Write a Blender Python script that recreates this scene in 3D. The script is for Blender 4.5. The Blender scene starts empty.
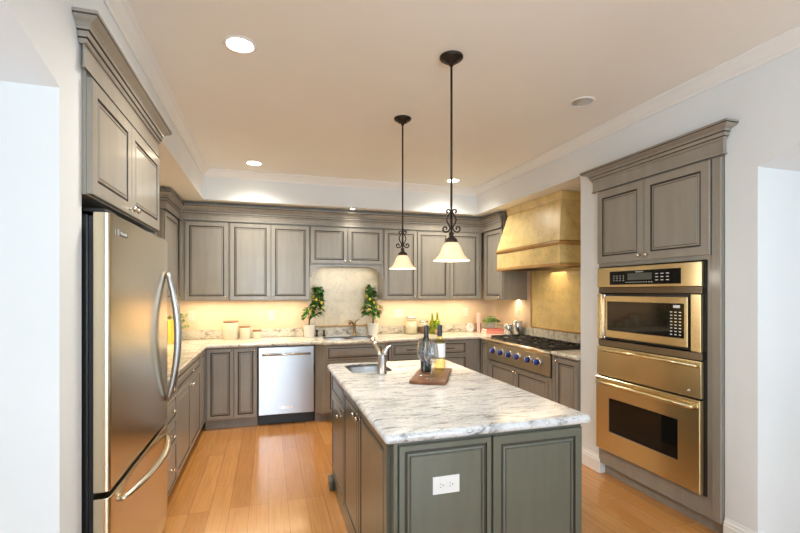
import bpy, bmesh, math, random
from mathutils import Vector, Matrix
random.seed(7)
PI = math.pi
C = bpy.context.scene.collection
sc = bpy.context.scene

# ------------------------------------------------------------------ camera, world, light, exposure
cam_d = bpy.data.cameras.new('camera'); cam = bpy.data.objects.new('camera', cam_d); C.objects.link(cam)
cam.location = (0, 0, 1.4751)
cam.rotation_euler = (PI/2, 0, -0.2946)
cam_d.sensor_width = 36.0; cam_d.lens = 432.3565/800*36.0
cam_d.shift_y = 0.03125
cam_d.clip_start = 0.05
sc.camera = cam

w = bpy.data.worlds.new('daylight'); sc.world = w; w.use_nodes = True
w.node_tree.nodes['Background'].inputs[0].default_value = (0.86, 0.93, 1.0, 1)
w.node_tree.nodes['Background'].inputs[1].default_value = 1.0

def area(name, loc, target, sx, sy, power, col, spread=PI):
    d = bpy.data.lights.new(name, 'AREA'); d.shape = 'RECTANGLE'; d.size = sx; d.size_y = sy
    d.energy = power; d.color = col; d.spread = spread
    o = bpy.data.objects.new(name, d); C.objects.link(o); o.location = loc
    o.rotation_euler = (Vector(target)-Vector(loc)).to_track_quat('-Z', 'Y').to_euler()
    return o
DAY = (0.72, 0.88, 1.0); WARM = (1.0, 0.78, 0.50); WARM2 = (1.0, 0.94, 0.82)
area('window_daylight', (-0.5, -3.15, 1.5), (-0.5, 0, 2.3), 1.9, 1.9, 70, DAY)  # unseen rear window light, tilted up to brighten the ceiling
area('window_daylight', (2.3, -3.15, 1.5), (2.3, 0, 2.3), 1.9, 1.9, 70, DAY)
area('window_daylight', (-2.9, 0.9, 1.5), (0, 0.9, 1.6), 1.15, 1.9, 16, DAY)  # light of an unseen side window, placed to reach the oven cabinet
area('window_daylight', (5.0, 0.9, 1.5), (0, 0.9, 1.6), 1.15, 1.9, 11, DAY)  # light of an unseen side window, placed to reach the fridge cabinet

sc.view_settings.view_transform = 'Standard'; sc.view_settings.look = 'None'
sc.view_settings.gamma = 1.0; sc.view_settings.use_curve_mapping = False
sc.view_settings.exposure = 0.84
sc.cycles.use_denoising = True
sc.cycles.max_bounces = 10; sc.cycles.diffuse_bounces = 5; sc.cycles.glossy_bounces = 5
sc.cycles.transmission_bounces = 10; sc.cycles.transparent_max_bounces = 12
sc.cycles.sample_clamp_indirect = 6.0; sc.cycles.caustics_refractive = False; sc.cycles.caustics_reflective = False

# ------------------------------------------------------------------ materials
def new_mat(name):
    m = bpy.data.materials.new(name); m.use_nodes = True
    nt = m.node_tree; return m, nt, nt.nodes['Principled BSDF']
def setp(b, **k):
    for n, v in k.items():
        n = n.replace('_', ' ')
        for key in b.inputs.keys():
            if key.lower() == n.lower(): b.inputs[key].default_value = v
def c4(c): return (c[0], c[1], c[2], 1)
def coords(nt, scale=(1, 1, 1), rot=(0, 0, 0), kind='Object'):
    t = nt.nodes.new('ShaderNodeTexCoord'); mp = nt.nodes.new('ShaderNodeMapping')
    mp.inputs['Scale'].default_value = scale; mp.inputs['Rotation'].default_value = rot
    nt.links.new(t.outputs[kind], mp.inputs[0]); return mp.outputs[0]
def noise(nt, vec, scale, detail=4, rough=0.55, dist=0.0):
    n = nt.nodes.new('ShaderNodeTexNoise'); n.inputs['Scale'].default_value = scale
    n.inputs['Detail'].default_value = detail; n.inputs['Roughness'].default_value = rough
    n.inputs['Distortion'].default_value = dist
    nt.links.new(vec, n.inputs['Vector']); return n.outputs[0]
def ramp(nt, fac, stops):
    r = nt.nodes.new('ShaderNodeValToRGB'); el = r.color_ramp.elements
    while len(el) < len(stops): el.new(0.5)
    for e, (p, c) in zip(el, stops): e.position = p; e.color = c4(c) if not isinstance(c, (int, float)) else (c, c, c, 1)
    nt.links.new(fac, r.inputs[0]); return r.outputs[0]
def mix(nt, fac, a, b, mode='MIX'):
    m = nt.nodes.new('ShaderNodeMix'); m.data_type = 'RGBA'; m.blend_type = mode
    for sock, v in ((m.inputs[0], fac), (m.inputs[6], a), (m.inputs[7], b)):
        if hasattr(v, 'links'): nt.links.new(v, sock)
        elif isinstance(v, (int, float)): sock.default_value = v
        else: sock.default_value = c4(v)
    return m.outputs[2]
def bump(nt, b, h, strength=0.1, dist=0.01):
    n = nt.nodes.new('ShaderNodeBump'); n.inputs['Strength'].default_value = strength; n.inputs['Distance'].default_value = dist
    nt.links.new(h, n.inputs['Height']); nt.links.new(n.outputs[0], b.inputs['Normal'])

def simple(name, col, rough=0.5, metal=0.0, var=0.0, vscale=6, **k):
    m, nt, b = new_mat(name); setp(b, Base_Color=c4(col), Roughness=rough, Metallic=metal, **k)
    if var:
        f = noise(nt, coords(nt), vscale, 5)
        lo = tuple(max(0, x*(1-var)) for x in col); hi = tuple(min(1, x*(1+var)) for x in col)
        nt.links.new(ramp(nt, f, [(0.3, lo), (0.7, hi)]), b.inputs['Base Color'])
    return m
def painted(name, col, rough=0.38):
    m, nt, b = new_mat(name); setp(b, Roughness=rough, Coat_Weight=0.45, Coat_Roughness=0.16)
    v = coords(nt, (9, 9, 1.1)); f = noise(nt, v, 2.2, 6, 0.6)
    f2 = noise(nt, coords(nt), 3.0, 2)
    lo = tuple(x*0.87 for x in col); hi = tuple(x*1.12 for x in col)
    a = ramp(nt, f, [(0.3, lo), (0.7, hi)])
    nt.links.new(mix(nt, 0.35, a, ramp(nt, f2, [(0.35, tuple(x*0.9 for x in col)), (0.65, tuple(x*1.1 for x in col))])), b.inputs['Base Color'])
    return m
PAINT = painted('taupe_cabinet_paint', (0.285, 0.258, 0.218))
PAINT_I = painted('sage_cabinet_paint', (0.104, 0.108, 0.080), 0.36)
GLAZE = simple('dark_antique_glaze', (0.035, 0.027, 0.02), 0.5)
TOE = simple('dark_toe_kick', (0.06, 0.05, 0.04), 0.6)
WALL = simple('white_wall_paint', (0.76, 0.785, 0.80), 0.6, var=0.02, vscale=2)
CEIL = simple('beige_ceiling_paint', (0.88, 0.87, 0.83), 0.7, var=0.02, vscale=1.5)
TRIMW = simple('white_trim_paint', (0.82, 0.81, 0.79), 0.4)
PLASTER = simple('warm_plaster', (0.72, 0.56, 0.40), 0.6, var=0.06, vscale=5)
NICKEL = simple('satin_nickel', (0.72, 0.66, 0.55), 0.22, 1.0)
BLACK = simple('black_plastic', (0.012, 0.012, 0.014), 0.35)
BLACKGLASS = simple('black_glass', (0.006, 0.006, 0.006), 0.05, Specular_IOR_Level=0.35)
IRON = simple('black_cast_iron', (0.012, 0.012, 0.013), 0.42)
BRONZE = simple('oil_rubbed_bronze', (0.035, 0.024, 0.018), 0.38, 0.6, var=0.3, vscale=30)
WHITEP = simple('white_plastic', (0.74, 0.73, 0.72), 0.35)
IVORY = simple('ivory_plastic', (0.70, 0.64, 0.54), 0.4)
CERAMIC = simple('white_ceramic', (0.85, 0.84, 0.81), 0.3)
CREAM = simple('cream_enamel', (0.66, 0.60, 0.46), 0.4)
BLUE = simple('blue_knob_plastic', (0.01, 0.035, 0.24), 0.25)
CHROME = simple('chrome', (0.85, 0.85, 0.85), 0.08, 1.0)
PINK = simple('pink_book_cloth', (0.72, 0.28, 0.24), 0.6)
PAPER = simple('paper', (0.8, 0.76, 0.68), 0.7)
YELLOW = simple('yellow_book_cloth', (0.75, 0.5, 0.06), 0.5)
DARKBOOK = simple('dark_book_cloth', (0.06, 0.03, 0.025), 0.5)
LEAF = simple('glossy_green_leaf', (0.05, 0.18, 0.022), 0.3, var=0.4, vscale=14)
LEAF2 = simple('pale_green_leaf', (0.26, 0.40, 0.13), 0.45, var=0.35, vscale=20)
BARK = simple('brown_bark', (0.16, 0.09, 0.045), 0.8)
SOIL = simple('dark_soil', (0.05, 0.03, 0.02), 0.9)
LEMON = simple('lemon_peel', (0.72, 0.56, 0.05), 0.4)
LIDWOOD = simple('brown_wood_lid', (0.24, 0.11, 0.045), 0.5, var=0.2, vscale=12)
CONCRETE = simple('grey_pot', (0.42, 0.42, 0.39), 0.7)
LABEL = simple('white_bottle_label', (0.82, 0.82, 0.84), 0.5)
INK = simple('grey_print', (0.16, 0.16, 0.18), 0.5)
DIALWHITE = simple('pale_print', (0.75, 0.76, 0.76), 0.5)
LCD = simple('grey_display', (0.10, 0.11, 0.09), 0.15)
PANTRY = simple('dry_goods', (0.70, 0.62, 0.42), 0.8, var=0.15, vscale=60)
BROWNGOODS = simple('brown_dry_goods', (0.22, 0.10, 0.045), 0.8, var=0.4, vscale=60)
CORKM = simple('cork', (0.48, 0.30, 0.15), 0.8)
GREENHERB = simple('green_herbs', (0.20, 0.36, 0.03), 0.5, var=0.4, vscale=40)

def glass(name, col=(0.96, 0.975, 0.97), gloss=0.02, stops=((0.0, 0.06), (0.4, 0.09), (0.7, 0.30), (1.0, 1.0))):
    """thin clear glass: tinted transmission under a fresnel reflection"""
    m, nt, b = new_mat(name); nt.nodes.remove(b)
    tr = nt.nodes.new('ShaderNodeBsdfTransparent'); tr.inputs[0].default_value = c4(col)
    gl = nt.nodes.new('ShaderNodeBsdfGlossy'); gl.inputs['Roughness'].default_value = gloss
    lw = nt.nodes.new('ShaderNodeLayerWeight'); lw.inputs['Blend'].default_value = 0.5
    fac = ramp(nt, lw.outputs['Facing'], list(stops))
    mx = nt.nodes.new('ShaderNodeMixShader'); nt.links.new(fac, mx.inputs[0]); nt.links.new(tr.outputs[0], mx.inputs[1]); nt.links.new(gl.outputs[0], mx.inputs[2])
    nt.links.new(mx.outputs[0], nt.nodes['Material Output'].inputs[0]); return m
GLASS = glass('clear_glass')
CRYSTAL = glass('wine_glass_crystal', (0.90, 0.92, 0.92), 0.03, ((0.0, 0.09), (0.3, 0.14), (0.55, 0.38), (0.85, 1.0)))
DARKGLASS = simple('dark_bottle_glass', (0.006, 0.009, 0.006), 0.06, Coat_Weight=0.6)
YELLOWGLASS = glass('white_wine_glass', (0.93, 0.90, 0.55))
OILGLASS = glass('green_oil_glass', (0.55, 0.68, 0.10))
PANE = glass('window_glass')

def steel(name, col, rough=0.25, axis='x', aniso=0.85):
    """brushed steel, brush lines running horizontally"""
    m, nt, b = new_mat(name); setp(b, Base_Color=c4(col), Metallic=1.0, Roughness=rough, Anisotropic=aniso, Anisotropic_Rotation=0.25)
    tg = nt.nodes.new('ShaderNodeTangent'); tg.direction_type = 'RADIAL'; tg.axis = 'Z'
    nt.links.new(tg.outputs[0], b.inputs['Tangent'])
    f = noise(nt, coords(nt, {'x': (1.5, 140, 140), 'z': (140, 140, 1.5)}[axis]), 2.0, 3)
    nt.links.new(ramp(nt, f, [(0.2, rough-0.004), (0.8, rough+0.004)]), b.inputs['Roughness'])
    return m
STEEL = steel('brushed_steel', (0.66, 0.66, 0.66), 0.26, 'z', 0.0)
STEEL_SINK = steel('sink_steel', (0.40, 0.40, 0.41), 0.38, 'z', 0.0)
STEEL_DW = steel('dishwasher_steel', (0.50, 0.52, 0.56), 0.30, 'x')  # blue of the reflected daylight tinted into the steel
STEEL_FR = steel('fridge_steel', (0.66, 0.58, 0.43), 0.20, 'x')  # neutral steel; warm room reflections put into the base colour
STEEL_OV = steel('oven_steel_warm_reflection', (0.72, 0.61, 0.37), 0.25, 'x')  # gold of the reflected warm kitchen tinted into plain steel
STEEL_OVD = steel('oven_vent_steel', (0.26, 0.22, 0.17), 0.35, 'x')
STEEL_RT = steel('rangetop_steel', (0.78, 0.68, 0.50), 0.28, 'x')  # warm tone of reflections put into the steel colour too

AGED = simple('aged_bronze', (0.30, 0.20, 0.10), 0.3, 0.9)
def granite(name, tint, speck):
    m, nt, b = new_mat(name); setp(b, Roughness=0.16, Coat_Weight=0.1)
    v = coords(nt)
    n2 = nt.nodes.new('ShaderNodeTexNoise'); n2.inputs['Scale'].default_value = 3.2; n2.inputs['Detail'].default_value = 5
    add = nt.nodes.new('ShaderNodeMixRGB'); add.blend_type = 'ADD'; add.inputs[0].default_value = 0.16
    nt.links.new(v, n2.inputs['Vector']); nt.links.new(v, add.inputs[1]); nt.links.new(n2.outputs['Color'], add.inputs[2])
    def mp(sc_, rz):
        q = nt.nodes.new('ShaderNodeMapping'); q.inputs['Scale'].default_value = sc_; q.inputs['Rotation'].default_value = (0, 0, rz)
        nt.links.new(add.outputs[0], q.inputs[0]); return q.outputs[0]
    va = mp((2.2, 9.0, 4.0), 0.16); vb = mp((3.0, 13.0, 8.0), 0.30)
    f = noise(nt, va, 2.6, 9, 0.70, 0.3)
    g = (lambda k: (k*tint[0], k*tint[1], k*tint[2]))
    base = ramp(nt, f, [(0.30, g(0.36)), (0.41, g(0.54)), (0.50, g(0.68)), (0.75, g(0.74))])
    f2 = noise(nt, vb, 1.7, 10, 0.76, 0.5)
    c = mix(nt, 0.9, base, ramp(nt, f2, [(0.35, (0.16, 0.16, 0.18)), (0.405, (0.50, 0.495, 0.50)), (0.455, (1, 1, 1))]), 'MULTIPLY')
    f4 = noise(nt, va, 5.0, 9, 0.75, 0.2)
    c = mix(nt, 0.8, c, ramp(nt, f4, [(0.36, (0.42, 0.415, 0.42)), (0.46, (1, 1, 1))]), 'MULTIPLY')
    f3 = noise(nt, v, 60, 3, 0.6)
    c = mix(nt, speck, c, ramp(nt, f3, [(0.32, (0.40, 0.34, 0.30)), (0.44, (1, 1, 1))]), 'MULTIPLY')
    nt.links.new(c, b.inputs['Base Color']); return m
GRANITE = granite('white_river_granite', (0.985, 1.0, 1.02), 0.40)
GRANITEC = granite('cream_river_granite', (0.98, 0.91, 0.76), 0.75)

def limestone(name, col):
    m, nt, b = new_mat(name); setp(b, Roughness=0.26)
    v = coords(nt); f = noise(nt, v, 7, 8, 0.65, 0.4); f2 = noise(nt, v, 26, 5, 0.6)
    a = ramp(nt, f, [(0.3, tuple(x*0.78 for x in col)), (0.5, col), (0.72, tuple(min(1, x*1.14) for x in col))])
    c = mix(nt, 0.5, a, ramp(nt, f2, [(0.28, (0.62, 0.52, 0.42)), (0.42, (1, 1, 1))]), 'MULTIPLY')
    nt.links.new(c, b.inputs['Base Color']); bump(nt, b, f2, 0.08, 0.003); return m
LIME = limestone('gold_limestone', (0.76, 0.58, 0.25))
LIMED = limestone('amber_limestone_trim', (0.50, 0.29, 0.10))
LIMEP = limestone('pale_limestone', (0.72, 0.60, 0.41))

def oak():
    m, nt, b = new_mat('honey_oak_floor'); setp(b, Roughness=0.24, Coat_Weight=0.35, Coat_Roughness=0.12)
    v = coords(nt, (1, 1, 1), (0, 0, PI/2))
    br = nt.nodes.new('ShaderNodeTexBrick'); nt.links.new(v, br.inputs['Vector'])
    br.offset = 0.37; br.offset_frequency = 3; br.squash = 1.0
    for k, val in (('Scale', 1.0), ('Mortar Size', 0.0011), ('Mortar Smooth', 0.3), ('Bias', 0.0), ('Brick Width', 1.05), ('Row Height', 0.127)):
        br.inputs[k].default_value = val
    br.inputs['Color1'].default_value = (0.50, 0.215, 0.055, 1); br.inputs['Color2'].default_value = (0.62, 0.29, 0.085, 1)
    br.inputs['Mortar'].default_value = (0.16, 0.065, 0.02, 1)
    g = noise(nt, coords(nt, (22, 1.2, 1)), 2.2, 7, 0.65, 0.8)
    c = mix(nt, 0.55, br.outputs[0], ramp(nt, g, [(0.3, (0.66, 0.60, 0.52)), (0.62, (1.0, 1.0, 1.0))]), 'MULTIPLY')
    nt.links.new(c, b.inputs['Base Color'])
    bump(nt, b, br.outputs[1], -0.15, 0.002); return m
OAK = oak()
def walnut():
    m, nt, b = new_mat('walnut_board'); setp(b, Roughness=0.45)
    g = noise(nt, coords(nt, (2.0, 26, 26)), 2.0, 6, 0.6, 1.0)
    nt.links.new(ramp(nt, g, [(0.3, (0.07, 0.026, 0.011)), (0.55, (0.19, 0.075, 0.030)), (0.75, (0.30, 0.14, 0.06))]), b.inputs['Base Color']); return m
WALNUT = walnut()
def emit(name, col, strength, base=(0.9, 0.9, 0.9)):
    m, nt, b = new_mat(name); setp(b, Base_Color=c4(base), Emission_Color=c4(col), Emission_Strength=strength, Roughness=0.4); return m
LAMP = emit('lit_lamp_lens', (1.0, 0.86, 0.64), 14)
LAMPOFF = simple('unlit_lamp_lens', (0.80, 0.80, 0.80), 0.2, 0.9)
SHADE = emit('alabaster_glass_shade', (1.0, 0.64, 0.32), 0.30, (0.80, 0.62, 0.42))
BULB = emit('bulb', (1.0, 0.86, 0.6), 4)

# ------------------------------------------------------------------ mesh helpers
class MB:
    def __init__(s): s.v = []; s.f = []; s.m = []; s.sm = []
    def add(s, vs, fs, mi=0, smooth=False):
        o = len(s.v); s.v += [tuple(p) for p in vs]
        for k, f in enumerate(fs):
            s.f.append(tuple(o+i for i in f)); s.m.append(mi[k] if isinstance(mi, (list, tuple)) else mi); s.sm.append(smooth)
        return s
    def box(s, x0, x1, y0, y1, z0, z1, mi=0, skip=''):
        if x0 > x1: x0, x1 = x1, x0
        if y0 > y1: y0, y1 = y1, y0
        vs = [(x0,y0,z0),(x1,y0,z0),(x1,y1,z0),(x0,y1,z0),(x0,y0,z1),(x1,y0,z1),(x1,y1,z1),(x0,y1,z1)]
        fs = {'b':(0,3,2,1),'t':(4,5,6,7),'f':(0,1,5,4),'r':(1,2,6,5),'k':(2,3,7,6),'l':(3,0,4,7)}
        return s.add(vs, [f for k, f in fs.items() if k not in skip], mi)
    def rings(s, rects, mi_seq, back=True):
        """rects: list of (x0,x1,z0,z1,y); concentric, front facing -y"""
        n = len(rects); vs = []
        for (x0,x1,z0,z1,y) in rects: vs += [(x0,y,z0),(x1,y,z0),(x1,y,z1),(x0,y,z1)]
        fs = []; ms = []
        for i in range(n-1):
            for k in range(4):
                a = 4*i+k; b = 4*i+(k+1) % 4
                fs.append((a, b, b+4, a+4)); ms.append(mi_seq[i])
        fs.append(tuple(4*(n-1)+k for k in range(4))); ms.append(mi_seq[n-1])
        if back: fs.append((3, 2, 1, 0)); ms.append(mi_seq[0])
        return s.add(vs, fs, ms)
    def lathe(s, prof, c=(0,0,0), seg=24, mi=0, axis='z', smooth=True, cap=True, rot=None):
        vs = []; fs = []
        for (r, h) in prof:
            for k in range(seg):
                t = 2*PI*k/seg; p = (r*math.cos(t), r*math.sin(t), h)
                if axis == 'y': p = (p[0], h, -p[1]) if False else (p[0], -h, p[1])
                elif axis == 'x': p = (h, p[0], p[1])
                if rot is not None: p = tuple(rot @ Vector(p))
                vs.append((p[0]+c[0], p[1]+c[1], p[2]+c[2]))
        n = len(prof)
        for i in range(n-1):
            for k in range(seg):
                a = i*seg+k; b = i*seg+(k+1) % seg
                fs.append((a, b, b+seg, a+seg))
        if cap:
            if prof[0][0] > 1e-6: fs.append(tuple(range(seg))[::-1])
            if prof[-1][0] > 1e-6: fs.append(tuple((n-1)*seg+k for k in range(seg)))
        return s.add(vs, fs, mi, smooth)
    def tube(s, pts, r, seg=10, mi=0, flat=1.0):
        pts = [Vector(p) for p in pts]; n = len(pts); vs = []; fs = []
        rr = r if isinstance(r, (list, tuple)) else [r]*n
        up = Vector((0,0,1)); prev = None
        for i, p in enumerate(pts):
            t = (pts[min(i+1,n-1)]-pts[max(i-1,0)]).normalized()
            if prev is None:
                a = t.cross(up)
                if a.length < 1e-3: a = t.cross(Vector((0,1,0)))
            else: a = prev - t*prev.dot(t)
            a.normalize(); prev = a; b = t.cross(a)
            for k in range(seg):
                q = 2*PI*k/seg; vs.append(p + a*math.cos(q)*rr[i] + b*math.sin(q)*rr[i]*flat)
        for i in range(n-1):
            for k in range(seg):
                x = i*seg+k; y = i*seg+(k+1) % seg; fs.append((x, y, y+seg, x+seg))
        fs.append(tuple(range(seg))[::-1]); fs.append(tuple((n-1)*seg+k for k in range(seg)))
        return s.add(vs, fs, mi, True)
    def sphere(s, c, r, seg=14, rings=9, mi=0, sc=(1,1,1)):
        prof = [(r*math.sin(PI*i/rings), -r*math.cos(PI*i/rings)) for i in range(rings+1)]
        prof[0] = (1e-5, -r); prof[-1] = (1e-5, r)
        o = len(s.v); s.lathe(prof, (0,0,0), seg, mi, cap=False)
        for i in range(o, len(s.v)):
            p = s.v[i]; s.v[i] = (p[0]*sc[0]+c[0], p[1]*sc[1]+c[1], p[2]*sc[2]+c[2])
        return s
    def prism(s, poly, axis, a0, a1, mi=0):
        """poly: 2D points; axis 'x': points are (y,z); 'y': (x,z); 'z': (x,y)"""
        n = len(poly); mk = {'x': lambda p, a: (a, p[0], p[1]), 'y': lambda p, a: (p[0], a, p[1]), 'z': lambda p, a: (p[0], p[1], a)}[axis]
        vs = [mk(p, a0) for p in poly] + [mk(p, a1) for p in poly]
        fs = [tuple(range(n)), tuple(range(n, 2*n))[::-1]] + [(i, (i+1) % n, n+(i+1) % n, n+i) for i in range(n)]
        return s.add(vs, fs, mi)
    def sweep(s, path, prof, mis=None, left=True, caps=True):
        """moulding: path of (x,y), prof of (out,z); out is to the left (or right) of the path"""
        P = [Vector((p[0], p[1])) for p in path]; n = len(P); sg = 1 if left else -1
        offs = []
        for i in range(n):
            ns = []
            if i > 0: d = (P[i]-P[i-1]).normalized(); ns.append(Vector((-d.y, d.x))*sg)
            if i < n-1: d = (P[i+1]-P[i]).normalized(); ns.append(Vector((-d.y, d.x))*sg)
            m = sum(ns, Vector((0, 0))).normalized(); offs.append(m/max(0.2, m.dot(ns[0])))
        k = len(prof); vs = []; fs = []; ms = []
        for i in range(n):
            for (o, z) in prof: q = P[i]+offs[i]*o; vs.append((q.x, q.y, z))
        for i in range(n-1):
            for j in range(k-1):
                fs.append((i*k+j, (i+1)*k+j, (i+1)*k+j+1, i*k+j+1)); ms.append(mis[j] if mis else 0)
            fs.append((i*k+k-1, (i+1)*k+k-1, (i+1)*k, i*k)); ms.append(0)
        if caps: fs.append(tuple(range(k))); ms.append(0); fs.append(tuple((n-1)*k+j for j in range(k))[::-1]); ms.append(0)
        return s.add(vs, fs, ms)
    def build(s, name, mats, parent=None, bevel=0.0, recalc=True, weld=False):
        me = bpy.data.meshes.new(name); me.from_pydata(s.v, [], s.f)
        if not isinstance(mats, (list, tuple)): mats = [mats]
        for m in mats: me.materials.append(m)
        me.polygons.foreach_set('material_index', s.m); me.polygons.foreach_set('use_smooth', s.sm)
        if recalc or weld:
            bm = bmesh.new(); bm.from_mesh(me)
            if weld: bmesh.ops.remove_doubles(bm, verts=bm.verts, dist=1e-5)
            bmesh.ops.recalc_face_normals(bm, faces=bm.faces); bm.to_mesh(me); bm.free()
        me.update()
        o = bpy.data.objects.new(name, me); C.objects.link(o)
        if parent is not None: o.parent = parent
        if bevel:
            b = o.modifiers.new('edge', 'BEVEL'); b.width = bevel; b.segments = 2; b.limit_method = 'ANGLE'; b.angle_limit = 0.7
        return o
def thing(name, label, cat, loc=(0,0,0), rotz=0.0, group=None):
    o = bpy.data.objects.new(name, None); o.empty_display_size = 0.05; C.objects.link(o)
    o.location = loc; o.rotation_euler = (0, 0, rotz); o['label'] = label; o['category'] = cat
    if group: o['group'] = group
    return o
def tag(o, label, cat, group=None):
    o['label'] = label; o['category'] = cat
    if group: o['group'] = group
    return o
def struct(o): o['kind'] = 'structure'; return o
def text_mesh(name, body, size, mat, parent, matrix, depth=0.0006):
    cu = bpy.data.curves.new(name, 'FONT'); cu.body = body; cu.size = size; cu.align_x = 'CENTER'; cu.align_y = 'CENTER'; cu.extrude = depth
    cu.resolution_u = 2
    t = bpy.data.objects.new(name+'_curve', cu); C.objects.link(t)
    dg = bpy.context.evaluated_depsgraph_get(); me = bpy.data.meshes.new_from_object(t.evaluated_get(dg))
    bpy.data.objects.remove(t); bpy.data.curves.remove(cu)
    me.transform(matrix); me.materials.clear(); me.materials.append(mat)
    o = bpy.data.objects.new(name, me); C.objects.link(o); o.parent = parent
    return o
FRONT = Matrix.Rotation(PI/2, 4, 'X')     # text facing -y
def copy_tree(o, parent=None):
    c = o.copy(); C.objects.link(c)
    if parent is not None: c.parent = parent
    for ch in list(o.children): copy_tree(ch, c)
    return c
def round_poly(pts, rad, n=5):
    """round the corners of a CCW polygon; rad: one radius per corner"""
    out = []; N = len(pts)
    for i in range(N):
        p = Vector(pts[i]); r = rad[i] if isinstance(rad, (list, tuple)) else rad
        if r <= 0: out.append(tuple(p)); continue
        a = (Vector(pts[i-1])-p).normalized(); b = (Vector(pts[(i+1) % N])-p).normalized()
        for k in range(n+1):
            t = k/n; q = (p+a*r)*(1-t)**2 + p*2*t*(1-t) + (p+b*r)*t*t; out.append(tuple(q))
    return out
def offset_poly(poly, d):
    out = []; N = len(poly)
    for i in range(N):
        p = Vector(poly[i]); a = (p-Vector(poly[i-1])).normalized(); b = (Vector(poly[(i+1) % N])-p).normalized()
        n1 = Vector((-a.y, a.x)); n2 = Vector((-b.y, b.x)); m = (n1+n2)
        if m.length < 1e-6: m = n1
        m.normalize(); out.append(tuple(p+m*(d/max(0.3, m.dot(n1)))))
    return out
def slab(name, outer, z0, z1, mat, parent=None, holes=(), prof=None):
    """stone top with a shaped edge; outer is CCW"""
    prof = prof or [(0.012, 0.0), (0.004, 0.005), (0.0, 0.014), (0.0, 0.024), (0.004, 0.033), (0.012, 0.038), (0.017, 0.039)]
    H = z1-z0; top = prof[-1][1]
    bm = bmesh.new(); rings = []
    for ins, h in prof:
        rings.append([bm.verts.new((p[0], p[1], z0+h/top*H)) for p in offset_poly(outer, ins)])
    N = len(outer)
    for a, b in zip(rings, rings[1:]):
        for i in range(N): f = bm.faces.new((a[i], a[(i+1) % N], b[(i+1) % N], b[i])); f.smooth = True
    hv = []
    for h in holes:
        hv.append(([bm.verts.new((p[0], p[1], z1)) for p in h], [bm.verts.new((p[0], p[1], z0)) for p in h]))
    for which in (0, 1):
        ring = rings[-1] if which == 0 else rings[0]
        edges = []
        loops = [ring]+[h[which] for h in hv]
        for L in loops:
            for i in range(len(L)):
                e = bm.edges.get((L[i], L[(i+1) % len(L)])) or bm.edges.new((L[i], L[(i+1) % len(L)])); edges.append(e)
        bmesh.ops.triangle_fill(bm, use_beauty=True, use_dissolve=False, edges=edges)
    for t, b in hv:
        n = len(t)
        for i in range(n): bm.faces.new((t[i], t[(i+1) % n], b[(i+1) % n], b[i]))
    bmesh.ops.recalc_face_normals(bm, faces=bm.faces)
    me = bpy.data.meshes.new(name); bm.to_mesh(me); bm.free(); me.materials.append(mat)
    o = bpy.data.objects.new(name, me); C.objects.link(o)
    if parent is not None: o.parent = parent
    return o

# ------------------------------------------------------------------ room measures
LW, RW = -0.678, 2.585          # room-side wall planes
XL, XR, YB = -1.28, 3.12, 5.575 # alcove walls behind the cabinets
ZC, ZS, YT = 2.80, 2.475, 5.09  # ceiling, soffit, tray back
COLY0, COLY1 = 2.905, 3.13      # white wall stub beside the oven cabinet
YREAR = -3.3

# ------------------------------------------------------------------ setting
struct(MB().box(-3.2, 5.3, YREAR-0.1, YB+0.1, -0.1, 0.0).build('floor', OAK))
struct(MB().box(-3.2, 5.3, YREAR-0.1, YB+0.1, ZC, ZC+0.1).build('ceiling', CEIL))
# dropped soffits over the cabinets: wall paint on the tray sides, ceiling paint below
sf = MB()
def soffit(x0, x1, y0, y1):
    sf.box(x0, x1, y0, y1, ZS, ZC, 0, 'b'); sf.box(x0, x1, y0, y1, ZS-0.0005, ZS, 1, 'tfrkl')
soffit(XL-0.1, LW, 3.06, YB); soffit(LW, RW, YT, YB); soffit(RW, XR+0.1, COLY1, YB)
struct(sf.build('ceiling_soffit', [WALL, CEIL], recalc=False))

def arch_wall(x0, x1, y_far, yb=1.735):
    """thick side wall with a segmental-arched opening that ends at y = 1.735"""
    ya, zs, rise = -0.35, 2.165, 0.17
    half = (yb-ya)/2; R = (half*half+rise*rise)/(2*rise); cy = (ya+yb)/2; th = math.asin(half/R)
    arc = [(cy+R*math.sin(th-2*th*k/20), zs+rise-R+R*math.cos(th-2*th*k/20)) for k in range(21)]
    m = MB(); m.box(x0, x1, YREAR, ya, 0, ZC); m.box(x0, x1, yb, y_far, 0, ZC)
    for p, q in zip(arc, arc[1:]):
        vs = [(x, a, z) for x in (x0, x1) for a, z in (p, q, (q[0], ZC), (p[0], ZC))]
        m.add(vs, [(0, 1, 2, 3), (4, 7, 6, 5), (0, 4, 5, 1)])
    return m
struct(arch_wall(LW-0.42, LW, 1.915).build('wall_left', WALL, recalc=False))
m = MB()
m.box(LW-0.42, LW, 1.915, 3.06, 2.50, ZC); m.box(-1.46, -1.44, 1.915, 3.06, 0, 2.5); m.box(-1.46, -1.10, 1.905, 1.915, 0, 2.5)
struct(m.build('wall_left_recess', WALL))
struct(MB().box(XL-0.1, XL, 3.06, YB, 0, ZS).build('wall_left_alcove', PLASTER))
struct(arch_wall(RW, RW+0.5, 1.892, 1.712).build('wall_right', WALL, recalc=False))
m = MB(); m.box(RW, XR+0.1, COLY0, COLY1, 0, ZC); m.box(RW, XR+0.1, 1.892, COLY0, 2.44, ZC); m.box(XR+0.08, XR+0.1, 1.892, COLY0, 0, 2.44)
struct(m.build('wall_right_return', WALL))
struct(MB().box(XR, XR+0.1, COLY1, YB, 0, ZS).build('wall_right_alcove', PLASTER))
struct(MB().box(XL-0.1, XR+0.1, YB, YB+0.1, 0, ZC).build('wall_back', PLASTER))
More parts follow.
